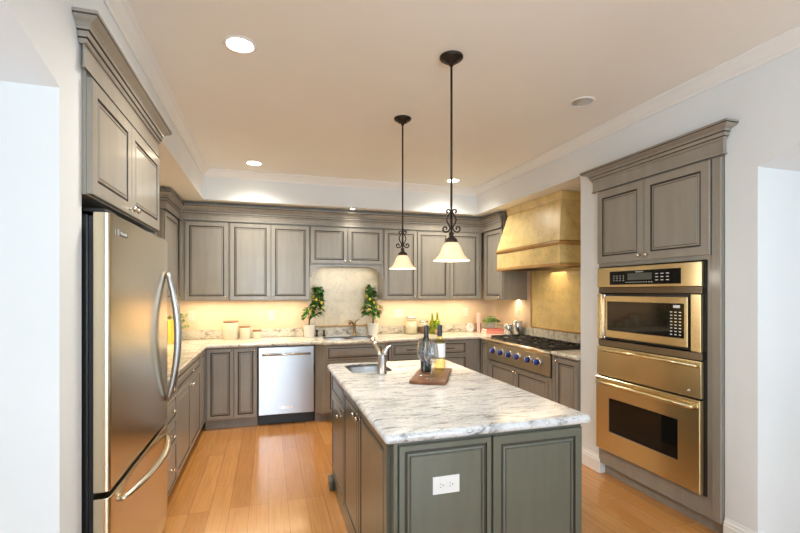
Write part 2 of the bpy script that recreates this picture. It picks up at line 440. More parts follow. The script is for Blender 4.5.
# the part of the house behind the camera and beside the arches
def holed_wall(name, axis, at, a0, a1, holes):
    m = MB(); edges = sorted({a0, a1, *[h[0] for h in holes], *[h[1] for h in holes]})
    for e0, e1 in zip(edges, edges[1:]):
        hs = [h for h in holes if h[0] <= e0 and h[1] >= e1]
        spans = [(0, hs[0][2]), (hs[0][3], ZC)] if hs else [(0, ZC)]
        for z0, z1 in spans:
            if axis == 'y': m.box(e0, e1, at-0.1, at, z0, z1)
            else: m.box(at-0.1, at, e0, e1, z0, z1)
    return struct(m.build(name, WALL))
holed_wall('wall_rear', 'y', YREAR, -3.2, 5.3, [(-1.5, 0.5, 0.5, 2.5), (1.3, 3.3, 0.5, 2.5)])
holed_wall('wall_far_left', 'x', -3.1, YREAR, 1.735, [(0.3, 1.55, 0.5, 2.5)])
holed_wall('wall_far_right', 'x', 5.3, YREAR, 1.735, [(0.3, 1.55, 0.5, 2.5)])
struct(MB().box(-3.1, LW-0.42, 1.735, 1.80, 0, ZC).build('wall_left_side_room', WALL))
struct(MB().box(RW+0.5, 5.2, 1.735, 1.80, 0, ZC).build('wall_right_side_room', WALL))
wi = 0
for axis, at, a0, a1 in (('y', YREAR-0.05, -1.5, 0.5), ('y', YREAR-0.05, 1.3, 3.3), ('x', -3.15, 0.3, 1.55), ('x', 5.25, 0.3, 1.55)):  # unseen windows; side ones placed so their light reaches the tall cabinets
    wi += 1; fr = MB(); pn = MB(); z0, z1, t = 0.5, 2.5, 0.05
    cells = [(a0, a0+t, z0, z1), (a1-t, a1, z0, z1), (a0+t, a1-t, z0, z0+t), (a0+t, a1-t, z1-t, z1), ((a0+a1)/2-t/2, (a0+a1)/2+t/2, z0+t, z1-t)]
    for b0, b1, c0, c1 in cells:
        if axis == 'y': fr.box(b0, b1, at-0.03, at+0.03, c0, c1)
        else: fr.box(at-0.03, at+0.03, b0, b1, c0, c1)
    if axis == 'y': pn.box(a0+t, a1-t, at-0.003, at+0.003, z0+t, z1-t)
    else: pn.box(at-0.003, at+0.003, a0+t, a1-t, z0+t, z1-t)
    f = struct(fr.build('window_%d' % wi, TRIMW)); p = pn.build('pane', PANE, f)
# crown moulding round the tray ceiling, baseboards
crown = [(0.0, ZC-0.085), (0.008, ZC-0.085), (0.012, ZC-0.068), (0.022, ZC-0.058), (0.045, ZC-0.028), (0.058, ZC-0.018), (0.066, ZC-0.012), (0.066, ZC-0.0005), (0.0, ZC-0.0005)]
struct(MB().sweep([(LW, YREAR), (LW, YT), (RW, YT), (RW, YREAR)], crown, left=False).build('trim_1', TRIMW))
base = [(0.0, 0.0), (0.016, 0.0), (0.016, 0.095), (0.012, 0.105), (0.012, 0.115), (0.006, 0.125), (0.004, 0.14), (0.0, 0.14)]
struct(MB().sweep([(RW+0.045, COLY0-0.001), (RW, COLY0-0.001), (RW, COLY1)], base, left=True).build('baseboard_right', TRIMW))
struct(MB().sweep([(RW+0.05, 1.712), (RW, 1.712), (RW, 1.89)], base, left=True).build('baseboard_right_arch', TRIMW))
struct(MB().sweep([(LW-0.42, 1.735), (LW, 1.735), (LW, 1.913)], base, left=False).build('baseboard_left', TRIMW))

# ------------------------------------------------------------------ cabinet builder
def door(parent, x0, x1, z0, z1, stile=0.052, paint=0, name='door', knob=None, pull=None, th=0.02, mats=None, lift=0.0, bead=True):
    y = -th; s = stile
    s -= 0.008
    R = [(0, 0.0-lift-0.0005), (0, y+0.003), (0.003, y), (s, y), (s+0.002, y+0.006), (s+0.011, y+0.006), (s+0.013, y+0.002),
         (s+0.021, y+0.001), (s+0.022, y+0.0045), (s+0.025, y+0.0045), (s+0.028, y+0.0015)]
    mi = [0, 0, 0, 1, 1, 0, 0, 0, 1, 0, 0]
    rects = [(x0+i, x1-i, z0+i, z1-i, d) for i, d in R]
    o = MB().rings(rects, mi).build(name, mats or [PAINT, GLAZE], parent)
    if knob: make_knob(o, knob[0], -th, knob[1])
    if pull:
        px, pz, L = pull; p = MB()
        p.tube([(px-L/2, y, pz), (px-L/2, y-0.022, pz), (px+L/2, y-0.022, pz), (px+L/2, y, pz)], 0.005, 8)
        p.build('handle', BRONZE, o)
    return o
def make_knob(parent, x, y, z, r=0.013, mat=None):
    k = MB().lathe([(0.008, 0.0), (0.0055, 0.004), (0.005, 0.012), (r*0.8, 0.016), (r, 0.021), (r*0.95, 0.027), (r*0.55, 0.031), (0.0001, 0.032)], (x, y, z), 14, 0, 'y')
    return k.build('knob', mat or NICKEL, parent)
def body(parent, w, h, d, toe=0.0, skip='', mats=None, name='body', x0=0.0, stiles=()):
    m = MB().box(x0, w, 0, d, toe, h, 0, skip)
    o = m.build(name, mats or PAINT, parent, 0.002 if not skip else 0)
    if toe: MB().box(x0, w, 0.06, 0.08, 0.0, toe-0.001).build('toe_kick', PAINT, parent)
    return o

ccrown = lambda z0, z1, o: ([(0.0, z0), (0.010*o, z0), (0.016*o, z0+0.006), (0.016*o, z0+0.016), (0.026*o, z0+0.020), (0.030*o, z0+0.028),
    (0.030*o, z0+0.040), (0.040*o, z0+0.044), (0.044*o, z0+0.055), (0.058*o, z0+(z1-z0)*0.66), (0.080*o, z1-0.026), (0.096*o, z1-0.018), (0.100*o, z1-0.012), (0.100*o, z1), (0.0, z1)],
    [0, 0, 0, 1, 0, 0, 1, 0, 0, 0, 0, 1, 0, 0])

# ---- upper cabinets on the back wall (face frame y = 5.29)
YU = 5.29; HU = ZS-0.003-1.37; UD = YB-0.003-YU
def upper(label, x0, x1, doors, knobs, loc_y=YU, z0=1.37, h=None):
    t = thing('upper_cabinet', label, 'cabinet', (x0, loc_y, z0), 0, 'upper cabinets around the worktop')
    body(t, x1-x0, (ZS-0.003-z0), UD)
    for (a, b), k in zip(doors, knobs):
        door(t, a-x0, b-x0, 0.006 if z0 < 1.5 else 0.01, 2.255-z0, knob=(k-x0, 0.04))
    return t
upper('single door upper cabinet at the left end of the back wall, above the cream canisters', -0.948, -0.436, [(-0.890, -0.442)], [-0.47])
upper('two door upper cabinet left of the sink window niche, between tall trees and corner', -0.434, 0.470, [(-0.422, 0.019), (0.027, 0.464)], [-0.01, 0.055])['label'] = \
    'two door upper cabinet above the dishwasher, left of the sink alcove'
upper('two door upper cabinet right of the sink alcove, above the white switch plate', 1.383, 2.284, [(1.393, 1.828), (1.836, 2.277)], [1.80, 1.865])
upper('single door upper cabinet at the right end of the back wall, behind near pendant', 2.286, 2.757, [(2.294, 2.715)], [2.325])
# over the sink: short doors and an arched valance
t = thing('upper_cabinet', 'short two door upper cabinet with arched valance over the sink', 'cabinet', (0.472, YU, 1.37), 0, 'upper cabinets around the worktop')
MB().box(0, 0.909, 0, UD, 0.43, HU).build('body', PAINT, t, 0.002)
door(t, 0.010, 0.452, 0.445, 0.885, knob=(0.425, 0.475)); door(t, 0.460, 0.899, 0.445, 0.885, knob=(0.487, 0.475))
vp = [(0, 0.429), (0, 0.275), (0.02, 0.28), (0.035, 0.335), (0.065, 0.345), (0.075, 0.375), (0.11, 0.385), (0.15, 0.40), (0.20, 0.408), (0.3, 0.411)]
vp = vp + [(0.909-x, z) for x, z in vp[::-1]]
MB().prism(vp, 'y', -0.012, 0.010).build('valance', PAINT, t)
MB().box(0.02, 0.889, 0.011, UD-0.01, 0.424, 0.429).build('bottom_panel', PAINT, t)
# left wall upper cabinet, right wall upper cabinet
t = thing('upper_cabinet', 'upper cabinet on the left wall beyond the refrigerator', 'cabinet', (-0.97, 4.62, 1.37), PI/2, 'upper cabinets around the worktop')
body(t, 0.65, HU, -0.97-XL-0.003); door(t, 0.012, 0.60, 0.006, 0.885, knob=(0.57, 0.04))
t = thing('upper_cabinet', 'narrow upper cabinet with exposed side panel, left of the stone hood', 'cabinet', (2.78, 5.266, 1.37), -PI/2, 'upper cabinets around the worktop')
body(t, 0.516, HU, XR-0.003-2.78); door(t, 0.08, 0.506, 0.006, 0.885, knob=(0.475, 0.04))
# crown that runs across the uppers
prof, mm = ccrown(2.328, 2.438, 0.62)
path = [(XL+0.004, 4.618), (-0.948, 4.618), (-0.948, 5.268), (2.758, 5.268), (2.758, 4.755)]
m = MB().sweep(path, prof, mm, left=False)
m.sweep(path, [(0.0, 2.268), (0.010, 2.268), (0.010, 2.274), (0.004, 2.280), (0.004, 2.3275), (0.0, 2.3275)], [1, 0, 0, 0, 0], left=False)
tag(m.build('crown_moulding', [PAINT, GLAZE]), 'grey stepped crown moulding running along the top of the upper cabinets', 'moulding')

# ---- base cabinets on the back wall
YF = 4.975; CT0, CT1 = 0.875, 0.914; HB = CT0-0.002; BD = YB-0.003-YF
GB = 'base cabinets under the worktop'
t = thing('base_cabinet', 'narrow two door base cabinet left of the dishwasher', 'cabinet', (-0.65, YF, 0), 0, GB)
body(t, 0.530, HB, BD, 0.10)
door(t, 0.022, 0.288, 0.112, 0.862, 0.045, knob=(0.262, 0.835)); door(t, 0.293, 0.526, 0.112, 0.862, 0.045, knob=(0.50, 0.835))
# sink base, pushed forward, with chamfered corner fillers
t = thing('base_cabinet', 'projecting sink base cabinet right of the dishwasher', 'cabinet', (0.502, 4.90, 0), 0, GB)
m = MB(); m.prism([(0.0, 0.075), (0.10, 0.0), (0.79, 0.0), (0.86, 0.075), (0.86, 0.30), (0.0, 0.30)], 'z', 0.10, 0.60)
m.box(0.10, 0.79, 0.0, 0.012, 0.60, HB); m.prism([(0.0, 0.075), (0.10, 0.0), (0.10, 0.012), (0.0, 0.087)], 'z', 0.60, HB); m.prism([(0.79, 0.0), (0.86, 0.075), (0.86, 0.087), (0.79, 0.012)], 'z', 0.60, HB)
m.build('body', PAINT, t); MB().box(0.0, 0.86, 0.10, 0.12, 0, 0.099).build('toe_kick', PAINT, t)
door(t, 0.115, 0.775, 0.70, 0.855, 0.028, name='drawer_front')
door(t, 0.115, 0.442, 0.112, 0.69, 0.05, knob=(0.415, 0.65)); door(t, 0.448, 0.775, 0.112, 0.69, 0.05, knob=(0.475, 0.65))
t = thing('base_cabinet', 'drawer base cabinet right of the sink, behind the wine glasses', 'cabinet', (1.372, YF, 0), 0, GB)
body(t, 0.515, HB, BD, 0.10)
for z0, z1 in ((0.69, 0.855), (0.40, 0.68), (0.112, 0.39)): door(t, 0.03, 0.505, z0, z1, 0.03, name='drawer', pull=(0.267, (z0+z1)/2, 0.10))
t = thing('base_cabinet', 'drawer base cabinet in the back right corner, behind white wine bottle', 'cabinet', (1.889, YF, 0), 0, GB)
body(t, 0.69, HB, BD, 0.10)
for z0, z1 in ((0.69, 0.855), (0.40, 0.68), (0.112, 0.39)): door(t, 0.03, 0.495, z0, z1, 0.03, name='drawer', pull=(0.262, (z0+z1)/2, 0.10))
# left wall bases (face x = -0.66)
XF = -0.66
t = thing('base_cabinet', 'four drawer base cabinet beside the refrigerator', 'cabinet', (XF, 3.065, 0), PI/2, GB)
body(t, 0.415, HB, XF-XL-0.003, 0.10)
for z0, z1 in ((0.74, 0.862), (0.572, 0.732), (0.404, 0.564), (0.112, 0.396)): door(t, 0.01, 0.405, z0, z1, 0.024, name='drawer', knob=(0.215, (z0+z1)/2))
t = thing('base_cabinet', 'base cabinet with drawer over double doors on the left wall', 'cabinet', (XF, 3.482, 0), PI/2, GB)
body(t, 1.489, HB, XF-XL-0.003, 0.10)
door(t, 0.01, 1.13, 0.735, 0.862, 0.03, name='drawer', knob=(0.57, 0.80))
door(t, 0.01, 0.567, 0.112, 0.727, 0.05, knob=(0.54, 0.68)); door(t, 0.573, 1.13, 0.112, 0.727, 0.05, knob=(0.60, 0.68))
door(t, 1.15, 1.44, 0.112, 0.862, 0.045, name='filler_panel')
# right wall bases (face x = 2.59)
XG = 2.59
t = thing('base_cabinet', 'slim base cabinet in the corner left of the rangetop', 'cabinet', (XG, 4.972, 0), -PI/2, GB)
body(t, 0.218, HB, XR-0.003-XG, 0.10); door(t, 0.03, 0.20, 0.112, 0.862, 0.035)
t = thing('base_cabinet', 'wide two door base cabinet under the rangetop', 'cabinet', (XG, 4.752, 0), -PI/2, GB)
m = MB().box(0.0, 1.242, 0, XR-0.003-XG, 0.10, 0.652)
m.build('body', PAINT, t, 0.002); MB().box(0, 1.242, 0.06, 0.08, 0, 0.099).build('toe_kick', PAINT, t)
for px in (0.0, 1.192):
    c = MB(); c.box(px, px+0.05, -0.022, -0.001, 0.0, 0.62); c.box(px-0.002 if px else px, px+0.052, -0.030, -0.001, 0.622, 0.650)
    c.build('pilaster', PAINT, t, 0.003)
door(t, 0.06, 0.618, 0.112, 0.635, 0.05, knob=(0.592, 0.60)); door(t, 0.624, 1.182, 0.112, 0.635, 0.05, knob=(0.65, 0.60))
t = thing('base_cabinet', 'single door base cabinet between the rangetop and white wall end', 'cabinet', (XG, 3.508, 0), -PI/2, GB)
body(t, 0.374, HB, XR-0.003-XG, 0.10); door(t, 0.055, 0.352, 0.112, 0.858, 0.05, knob=(0.082, 0.83))
MB().box(0.004, 0.046, -0.018, -0.001, 0.10, 0.868).build('pilaster', PAINT, t, 0.003)

# ---- perimeter worktop with granite upstand
def rrect(x0, x1, y0, y1, r, n=5): return round_poly([(x0, y0), (x1, y0), (x1, y1), (x0, y1)], r, n)
SINK = (0.63, 1.24, 5.02, 5.40)
outer = [(XL+0.002, 3.07), (-0.622, 3.07), (-0.622, 4.92), (0.50, 4.92), (0.60, 4.842), (1.29, 4.842), (1.372, 4.92), (2.545, 4.92), (2.545, 4.752), (XR-0.002, 4.752), (XR-0.002, YB-0.002), (XL+0.002, YB-0.002)]
outer = round_poly(outer, [0, 0.004, 0.01, 0.03, 0.04, 0.04, 0.03, 0.008, 0.004, 0, 0, 0], 3)
wt = thing('worktop', 'cream granite worktop running along the left and back walls', 'worktop', (0, 0, 0), 0, 'granite worktops')
slab('top', outer, CT0, CT1, GRANITEC, wt, [rrect(*SINK, 0.08)])
m = MB(); zu = CT1+0.001
m.box(XL+0.002, XL+0.022, 3.07, YB-0.002, zu, 1.017); m.box(XL+0.022, XR-0.022, YB-0.022, YB-0.002, zu, 1.017); m.box(XR-0.022, XR-0.002, 4.66, YB-0.002, zu, 1.017)
m.build('upstand', GRANITEC, wt, 0.003)
wt = thing('worktop', 'short cream granite worktop between the rangetop and white wall end', 'worktop', (0, 0, 0), 0, 'granite worktops')
slab('top', round_poly([(2.545, 3.133), (XR-0.002, 3.133), (XR-0.002, 3.506), (2.545, 3.506)], [0.02, 0, 0, 0.02], 4), CT0, CT1, GRANITEC, wt)
MB().box(XR-0.022, XR-0.002, 3.134, 4.658, 0.926, 1.028).build('upstand', GRANITEC, wt, 0.003)
# under-cabinet lamps
for x0, x1 in ((-0.90, -0.46), (-0.40, 0.44), (1.42, 2.25), (2.31, 2.72)):
    area('undercabinet_lamp', ((x0+x1)/2, 5.36, 1.362), ((x0+x1)/2, 5.36, 0.9), x1-x0, 0.10, 3.6*(x1-x0), WARM)
area('valance_lamp', (0.925, 5.40, 1.785), (0.925, 5.42, 0.9), 0.7, 0.10, 0.9, WARM2)
area('undercabinet_lamp', (2.98, 4.95, 1.362), (3.0, 4.95, 0.9), 0.05, 0.5, 1.5, WARM)
area('undercabinet_lamp', (-1.12, 4.9, 1.362), (-1.12, 4.9, 0.9), 0.08, 0.6, 3.0, WARM)

# ---- stone backsplash panels with pencil trim
def framed_stone(name, label, loc, rot, w, z0, z1, mat, sides='bltr'):
    t = thing(name, label, 'backsplash', (loc[0], loc[1], z0), rot)
    MB().box(0, w, -0.012, -0.001, 0, z1-z0).build('slab', mat, t)
    m = MB(); h = z1-z0; r = 0.018
    if 'b' in sides: m.box(0, w, -0.026, -0.0125, 0, r)
    if 't' in sides: m.box(0, w, -0.026, -0.0125, h-r, h)
    if 'l' in sides: m.box(0, r, -0.026, -0.0125, r, h-r)
    if 'r' in sides: m.box(w-r, w, -0.026, -0.0125, r, h-r)
    m.build('pencil_trim', LIMED, t, 0.004); return t
framed_stone('stone_backsplash', 'pale limestone backsplash panel behind the sink, under arched valance', (0.474, YB), 0, 0.905, 1.022, 1.79, LIMEP, 'b')
framed_stone('stone_backsplash', 'gold limestone backsplash panel behind the rangetop', (XR, 4.65), -PI/2, 1.05, 1.032, 1.74, LIME, 'bltr')

# ---- double bowl sink and faucet on the back wall
def basin(name, parent, x0, x1, y0, y1, r, zt, depth, mat, rimw=0.012):
    o = rrect(x0, x1, y0, y1, r); N = len(o); m = MB()
    ring = [(offset_poly(o, -rimw), zt), (o, zt), (offset_poly(o, 0.004), zt-0.02), (offset_poly(o, 0.014), zt-depth+0.03), (offset_poly(o, 0.045), zt-depth)]
    vs = []; fs = []
    for p, z in ring: vs += [(q[0], q[1], z) for q in p]
    for i in range(len(ring)-1):
        for k in range(N): fs.append((i*N+k, i*N+(k+1) % N, (i+1)*N+(k+1) % N, (i+1)*N+k))
    fs.append(tuple((len(ring)-1)*N+k for k in range(N)))
    m.add(vs, fs, 0, True); b = m.build(name, mat, parent)
    MB().lathe([(0.0001, 0), (0.035, 0.0), (0.04, 0.003)], ((x0+x1)/2, (y0+y1)/2, zt-depth+0.002), 20).build('drain', CHROME, b); return b
t = thing('sink', 'steel undermount sink in the back worktop between the lemon trees', 'sink', (0, 0, 0))
basin('bowl', t, 0.634, 0.928, 5.024, 5.396, 0.077, 0.911, 0.20, STEEL_SINK, 0.0)
basin('bowl', t, 0.942, 1.236, 5.024, 5.396, 0.077, 0.911, 0.20, STEEL_SINK, 0.0)
MB().box(0.9285, 0.9415, 5.10, 5.32, 0.80, 0.905).build('divider', STEEL, t, 0.004)
t = thing('faucet', 'bronze kitchen faucet behind the sink on the back worktop', 'faucet', (1.05, 5.455, CT1+0.001))
MB().lathe([(0.032, 0), (0.032, 0.008), (0.020, 0.016), (0.017, 0.10), (0.022, 0.12), (0.020, 0.15), (0.001, 0.165)], (0,0,0), 18).build('body', AGED, t)
MB().tube([(0,0,0.11), (-0.03,-0.03,0.16), (-0.06,-0.07,0.185), (-0.085,-0.12,0.185), (-0.09,-0.15,0.16)], [0.014,0.013,0.013,0.015,0.016], 10).build('spout', AGED, t)
MB().tube([(0,0,0.155), (0.02,0.0,0.185), (0.06,-0.01,0.205)], [0.008,0.007,0.006], 8).build('handle', AGED, t)
for dx, lab, hh in ((0.575, 'small bronze soap pump between left lemon tree and sink', 0.085), (0.665, 'round bronze soap dispenser at the left back corner of the sink', 0.075)):
    t = thing('soap_dispenser', lab, 'soap dispenser', (dx, 5.475, CT1+0.001))
    MB().lathe([(0.02, 0), (0.02, 0.01), (0.012, 0.018), (0.012, hh*0.7), (0.016, hh*0.75), (0.016, hh*0.9), (0.001, hh)], (0,0,0), 14).build('body', BRONZE, t)
    MB().tube([(0,0,hh*0.85), (0,-0.02,hh*0.95), (0,-0.05,hh*0.85)], 0.005, 8).build('spout', BRONZE, t)

# ---- dishwasher
t = thing('dishwasher', 'stainless steel dishwasher under the back worktop', 'dishwasher', (-0.116, 4.955, 0))
MB().box(0.003, 0.611, 0.045, 0.55, 0.10, 0.868).build('body', BLACK, t)
MB().box(0.003, 0.611, 0.06, 0.08, 0.004, 0.112).build('toe_panel', BLACK, t, 0.002)
dp = MB().box(0.008, 0.606, 0.0, 0.043, 0.118, 0.862).build('door', STEEL_DW, t, 0.006)
h = MB(); h.tube([(0.045, -0.048, 0.785), (0.562, -0.048, 0.785)], 0.0125, 14)
for x in (0.065, 0.542): h.tube([(x, 0.0, 0.785), (x, -0.048, 0.785)], 0.011, 10)
h.build('handle', STEEL, dp)
MB().box(0.245, 0.37, -0.0015, -0.0003, 0.178, 0.200).build('badge', CHROME, dp)
text_mesh('lettering', 'KitchenAid', 0.022, INK, dp, Matrix.Translation((0.307, -0.0018, 0.189)) @ FRONT)
text_mesh('lettering', 'KitchenAid', 0.017, INK, dp, Matrix.Translation((0.125, -0.0008, 0.842)) @ FRONT)

# ---- refrigerator, recessed in the left wall, with the cabinet above it
FX = -0.595
t = thing('refrigerator', 'stainless steel bottom freezer refrigerator recessed in the left wall', 'refrigerator', (FX, 1.945, 0), PI/2)
FWd = 1.025
MB().box(0.004, FWd-0.004, 0.075, 0.80, 0.03, 1.775).build('body', BLACK, t, 0.003)
MB().box(0.02, FWd-0.02, 0.06, 0.075, 0.0, 0.07).build('toe_grille', BLACK, t)
MB().box(0.012, FWd-0.012, 0.058, 0.074, 0.075, 1.77).build('gasket', BLACK, t)
def rdoor(name, z0, z1):
    pts = round_poly([(0, 0.057), (0, 0.0), (FWd, 0.0), (FWd, 0.057)], [0.004, 0.022, 0.022, 0.004], 5)
    m = MB().prism(pts, 'z', z0, z1); return m.build(name, STEEL_FR, t, 0.003)
up = rdoor('door', 0.692, 1.785); lo = rdoor('freezer_drawer', 0.075, 0.668)
def bow(p0, p1, n, out, r0, wide):
    pts = []; rr = []
    for i in range(n+1):
        s = i/n; p = Vector(p0).lerp(Vector(p1), s); p.y -= out*math.sin(PI*s)**0.8; pts.append(p); rr.append(r0*(0.55+0.45*math.sin(PI*s)**0.5))
    return pts, rr
pts, rr = bow((0.972, -0.006, 0.815), (0.972, -0.006, 1.59), 22, 0.058, 0.021, 1)
MB().tube(pts, rr, 12).build('handle', STEEL_SINK, up)
pts, rr = bow((0.13, -0.006, 0.605), (0.965, -0.006, 0.605), 22, 0.058, 0.019, 1)
MB().tube(pts, rr, 12).build('handle', NICKEL, lo)
b = MB().box(0.085, 0.215, -0.003, 0.0002, 1.708, 1.728).build('badge', BLACK, up, 0.001)
MB().box(0.085, 0.105, -0.0045, -0.0031, 1.706, 1.730).build('badge_plate', CHROME, b)
text_mesh('lettering', 'KitchenAid', 0.018, DIALWHITE, b, Matrix.Translation((0.162, -0.0034, 1.718)) @ FRONT)
MB().box(0.02, 0.14, 0.02, 0.20, 1.787, 1.803).build('hinge_cover', BLACK, t, 0.004)

t = thing('upper_cabinet', 'deep two door cabinet with crown above the refrigerator', 'cabinet', (-0.665, 1.918, 1.815), PI/2)
FCW = 1.075
MB().box(0, FCW, 0, 0.60, 0.03, 0.684).build('body', PAINT, t, 0.002)
MB().box(FCW-0.022, FCW, 0.0, 0.58, -1.813, 0.028).build('side_panel', PAINT, t)
door(t, 0.004, 0.498, 0.034, 0.478, 0.062, knob=(0.468, 0.062)); door(t, 0.504, FCW-0.008, 0.034, 0.478, 0.062, knob=(0.534, 0.062))
prof, mm = ccrown(0.585, 0.683, 0.62)
path = [(-0.03, 0.0115), (-0.03, -0.006), (FCW+0.03, -0.006), (FCW+0.03, 0.0115)]
m = MB().sweep(path, prof, mm, left=False)
m.sweep([(-0.03, 0.0), (-0.03, -0.006), (FCW+0.03, -0.006), (FCW+0.03, 0.0)], [(0.0, 0.495), (0.006, 0.495), (0.006, 0.502), (0.0, 0.506), (0.0, 0.584), (-0.004, 0.584), (-0.004, 0.495)], [1, 0, 0, 0, 0, 0], left=False)
m.build('crown', [PAINT, GLAZE], t)

# ---- tall oven cabinet in the right wall
TX = 2.575; TY = 2.902; TWd = 1.004
t = thing('tall_cabinet', 'tall grey cabinet built round the wall oven in the right wall', 'cabinet', (TX, TY, 0), -PI/2)
OX0, OX1, OZ0, OZ1 = 0.012, 0.912, 0.215, 1.668
m = MB(); D = 0.60
m.box(0, OX0, 0, D, 0.09, 2.437); m.box(OX1, TWd, 0, D, 0.09, 2.437); m.box(OX0, OX1, 0, D, 0.09, OZ0-0.004); m.box(OX0, OX1, 0, D, OZ1+0.004, 2.437); m.box(OX0, OX1, D-0.02, D, OZ0-0.004, OZ1+0.004)
m.build('body', PAINT, t); MB().box(0.0, TWd, 0.05, 0.07, 0, 0.088).build('toe_kick', PAINT, t)
door(t, 0.004, 0.455, 1.70, 2.275, 0.062, knob=(0.425, 1.735)); door(t, 0.461, 0.938, 1.70, 2.275, 0.062, knob=(0.492, 1.735))
MB().box(0.948, TWd-0.002, -0.012, -0.001, 0.095, 2.275).build('pilaster', PAINT, t, 0.003)
prof, mm = ccrown(2.370, 2.462, 0.75)
path = [(-0.048, 0.009), (-0.048, -0.012), (TWd+0.012, -0.012), (TWd+0.012, 0.009)]
m = MB().sweep(path, prof, mm, left=False)
m.sweep(path, [(0.0, 2.285), (0.010, 2.285), (0.010, 2.292), (0.004, 2.297), (0.004, 2.369), (-0.004, 2.369), (-0.004, 2.285)], [1, 0, 0, 0, 0, 0], left=False)
m.build('crown', [PAINT, GLAZE], t)

t = thing('wall_oven', 'built-in stainless wall oven with warming drawer in the tall cabinet', 'oven', (TX, TY-0.014, 0), -PI/2)
OW = 0.894
m = MB(); m.box(0.0, OW, -0.002, 0.45, 0.22, 1.07); m.box(0.0, OW, -0.002, 0.45, 1.462, 1.662); m.box(0.0, 0.012, -0.002, 0.45, 1.07, 1.462); m.box(OW-0.012, OW, -0.002, 0.45, 1.07, 1.462)
m.build('body', BLACK, t)
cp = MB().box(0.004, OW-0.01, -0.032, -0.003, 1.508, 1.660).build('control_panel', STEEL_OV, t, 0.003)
d = MB().box(0.140, 0.745, -0.0345, -0.0322, 1.527, 1.628).build('display_glass', BLACKGLASS, cp)
MB().box(0.315, 0.525, -0.0353, -0.0347, 1.560, 1.608).build('display', LCD, d)
bt = MB()
for r in range(3):
    for k in range(4): bt.box(0.178+k*0.031, 0.188+k*0.031, -0.0353, -0.0347, 1.556+r*0.017, 1.560+r*0.017)
    for k in range(3): bt.box(0.555+k*0.042, 0.577+k*0.042, -0.0353, -0.0347, 1.552+r*0.022, 1.557+r*0.022)
for k in range(11): bt.box(0.30+k*0.022, 0.31+k*0.022, -0.0353, -0.0347, 1.541, 1.545)
bt.build('buttons', DIALWHITE, d)
text_mesh('lettering', 'THERMADOR', 0.012, DIALWHITE, d, Matrix.Translation((0.42, -0.0350, 1.617)) @ FRONT, 0.0003)
vt = MB()
for k in range(5): vt.box(0.006, OW-0.012, -0.022, -0.003, 1.465+k*0.008, 1.470+k*0.008)
vt.build('vent_grille', STEEL_OVD, t)
MB().box(0.006, OW-0.012, -0.024, -0.003, 1.048, 1.092).build('vent_strip', STEEL_OVD, t, 0.002)
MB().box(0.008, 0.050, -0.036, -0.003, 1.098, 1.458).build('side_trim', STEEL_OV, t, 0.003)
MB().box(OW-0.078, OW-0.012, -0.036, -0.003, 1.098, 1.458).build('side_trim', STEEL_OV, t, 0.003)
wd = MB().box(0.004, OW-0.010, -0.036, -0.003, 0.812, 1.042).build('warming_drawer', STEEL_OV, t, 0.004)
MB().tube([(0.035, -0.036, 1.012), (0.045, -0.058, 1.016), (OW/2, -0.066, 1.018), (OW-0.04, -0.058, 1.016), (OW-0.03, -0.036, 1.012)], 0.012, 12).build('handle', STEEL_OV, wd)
MB().lathe([(0.010, 0), (0.010, 0.002), (0.0001, 0.003)], (OW-0.09, -0.036, 0.85), 12, 0, 'y').build('badge', CHROME, wd)
od = MB(); W0, W1, Z0, Z1 = 0.142, 0.735, 0.385, 0.650
rects = [(0.004, OW-0.010, 0.226, 0.800, -0.003), (0.004, OW-0.010, 0.226, 0.800, -0.042), (0.008, OW-0.014, 0.230, 0.796, -0.046), (W0, W1, Z0, Z1, -0.046), (W0+0.003, W1-0.003, Z0+0.003, Z1-0.003, -0.042)]
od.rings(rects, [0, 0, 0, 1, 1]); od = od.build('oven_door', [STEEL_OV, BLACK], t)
MB().box(W0+0.004, W1-0.004, -0.0438, -0.0422, Z0+0.004, Z1-0.004).build('window', BLACKGLASS, od)
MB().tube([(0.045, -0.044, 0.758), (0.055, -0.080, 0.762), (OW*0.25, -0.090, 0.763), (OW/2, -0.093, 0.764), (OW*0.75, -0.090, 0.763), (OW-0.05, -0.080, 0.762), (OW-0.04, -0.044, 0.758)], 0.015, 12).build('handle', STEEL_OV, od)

t = thing('microwave_oven', 'built-in microwave with dark window in the tall cabinet', 'microwave', (TX, TY-0.014, 0), -PI/2)
MB().box(0.056, OW-0.082, 0.0, 0.40, 1.100, 1.456).build('body', BLACK, t)
fr = MB(); W0, W1, Z0, Z1 = 0.112, 0.770, 1.172, 1.398
fr.rings([(0.090, 0.792, 1.118, 1.440, -0.001), (0.090, 0.792, 1.118, 1.440, -0.030), (0.094, 0.788, 1.122, 1.436, -0.034), (W0, W1, Z0, Z1, -0.034), (W0+0.002, W1-0.002, Z0+0.002, Z1-0.002, -0.031)], [0, 0, 0, 1, 1])
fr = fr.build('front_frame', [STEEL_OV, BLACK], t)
MB().box(0.056, 0.086, -0.034, -0.001, 1.104, 1.452).build('trim_strip', CHROME, t, 0.003)
win = MB().box(W0+0.003, 0.650, -0.0324, -0.0312, Z0+0.003, Z1-0.003).build('window', BLACKGLASS, fr)
kp = MB().box(0.653, W1-0.003, -0.0324, -0.0312, Z0+0.003, Z1-0.003).build('keypad', BLACKGLASS, fr)
bt = MB()
for r in range(8):
    for k in range(3): bt.box(0.668+k*0.032, 0.684+k*0.032, -0.0330, -0.0325, 1.19+r*0.021, 1.196+r*0.021)
bt.box(0.69, 0.74, -0.0330, -0.0325, 1.368, 1.386)
bt.build('buttons', DIALWHITE, t)

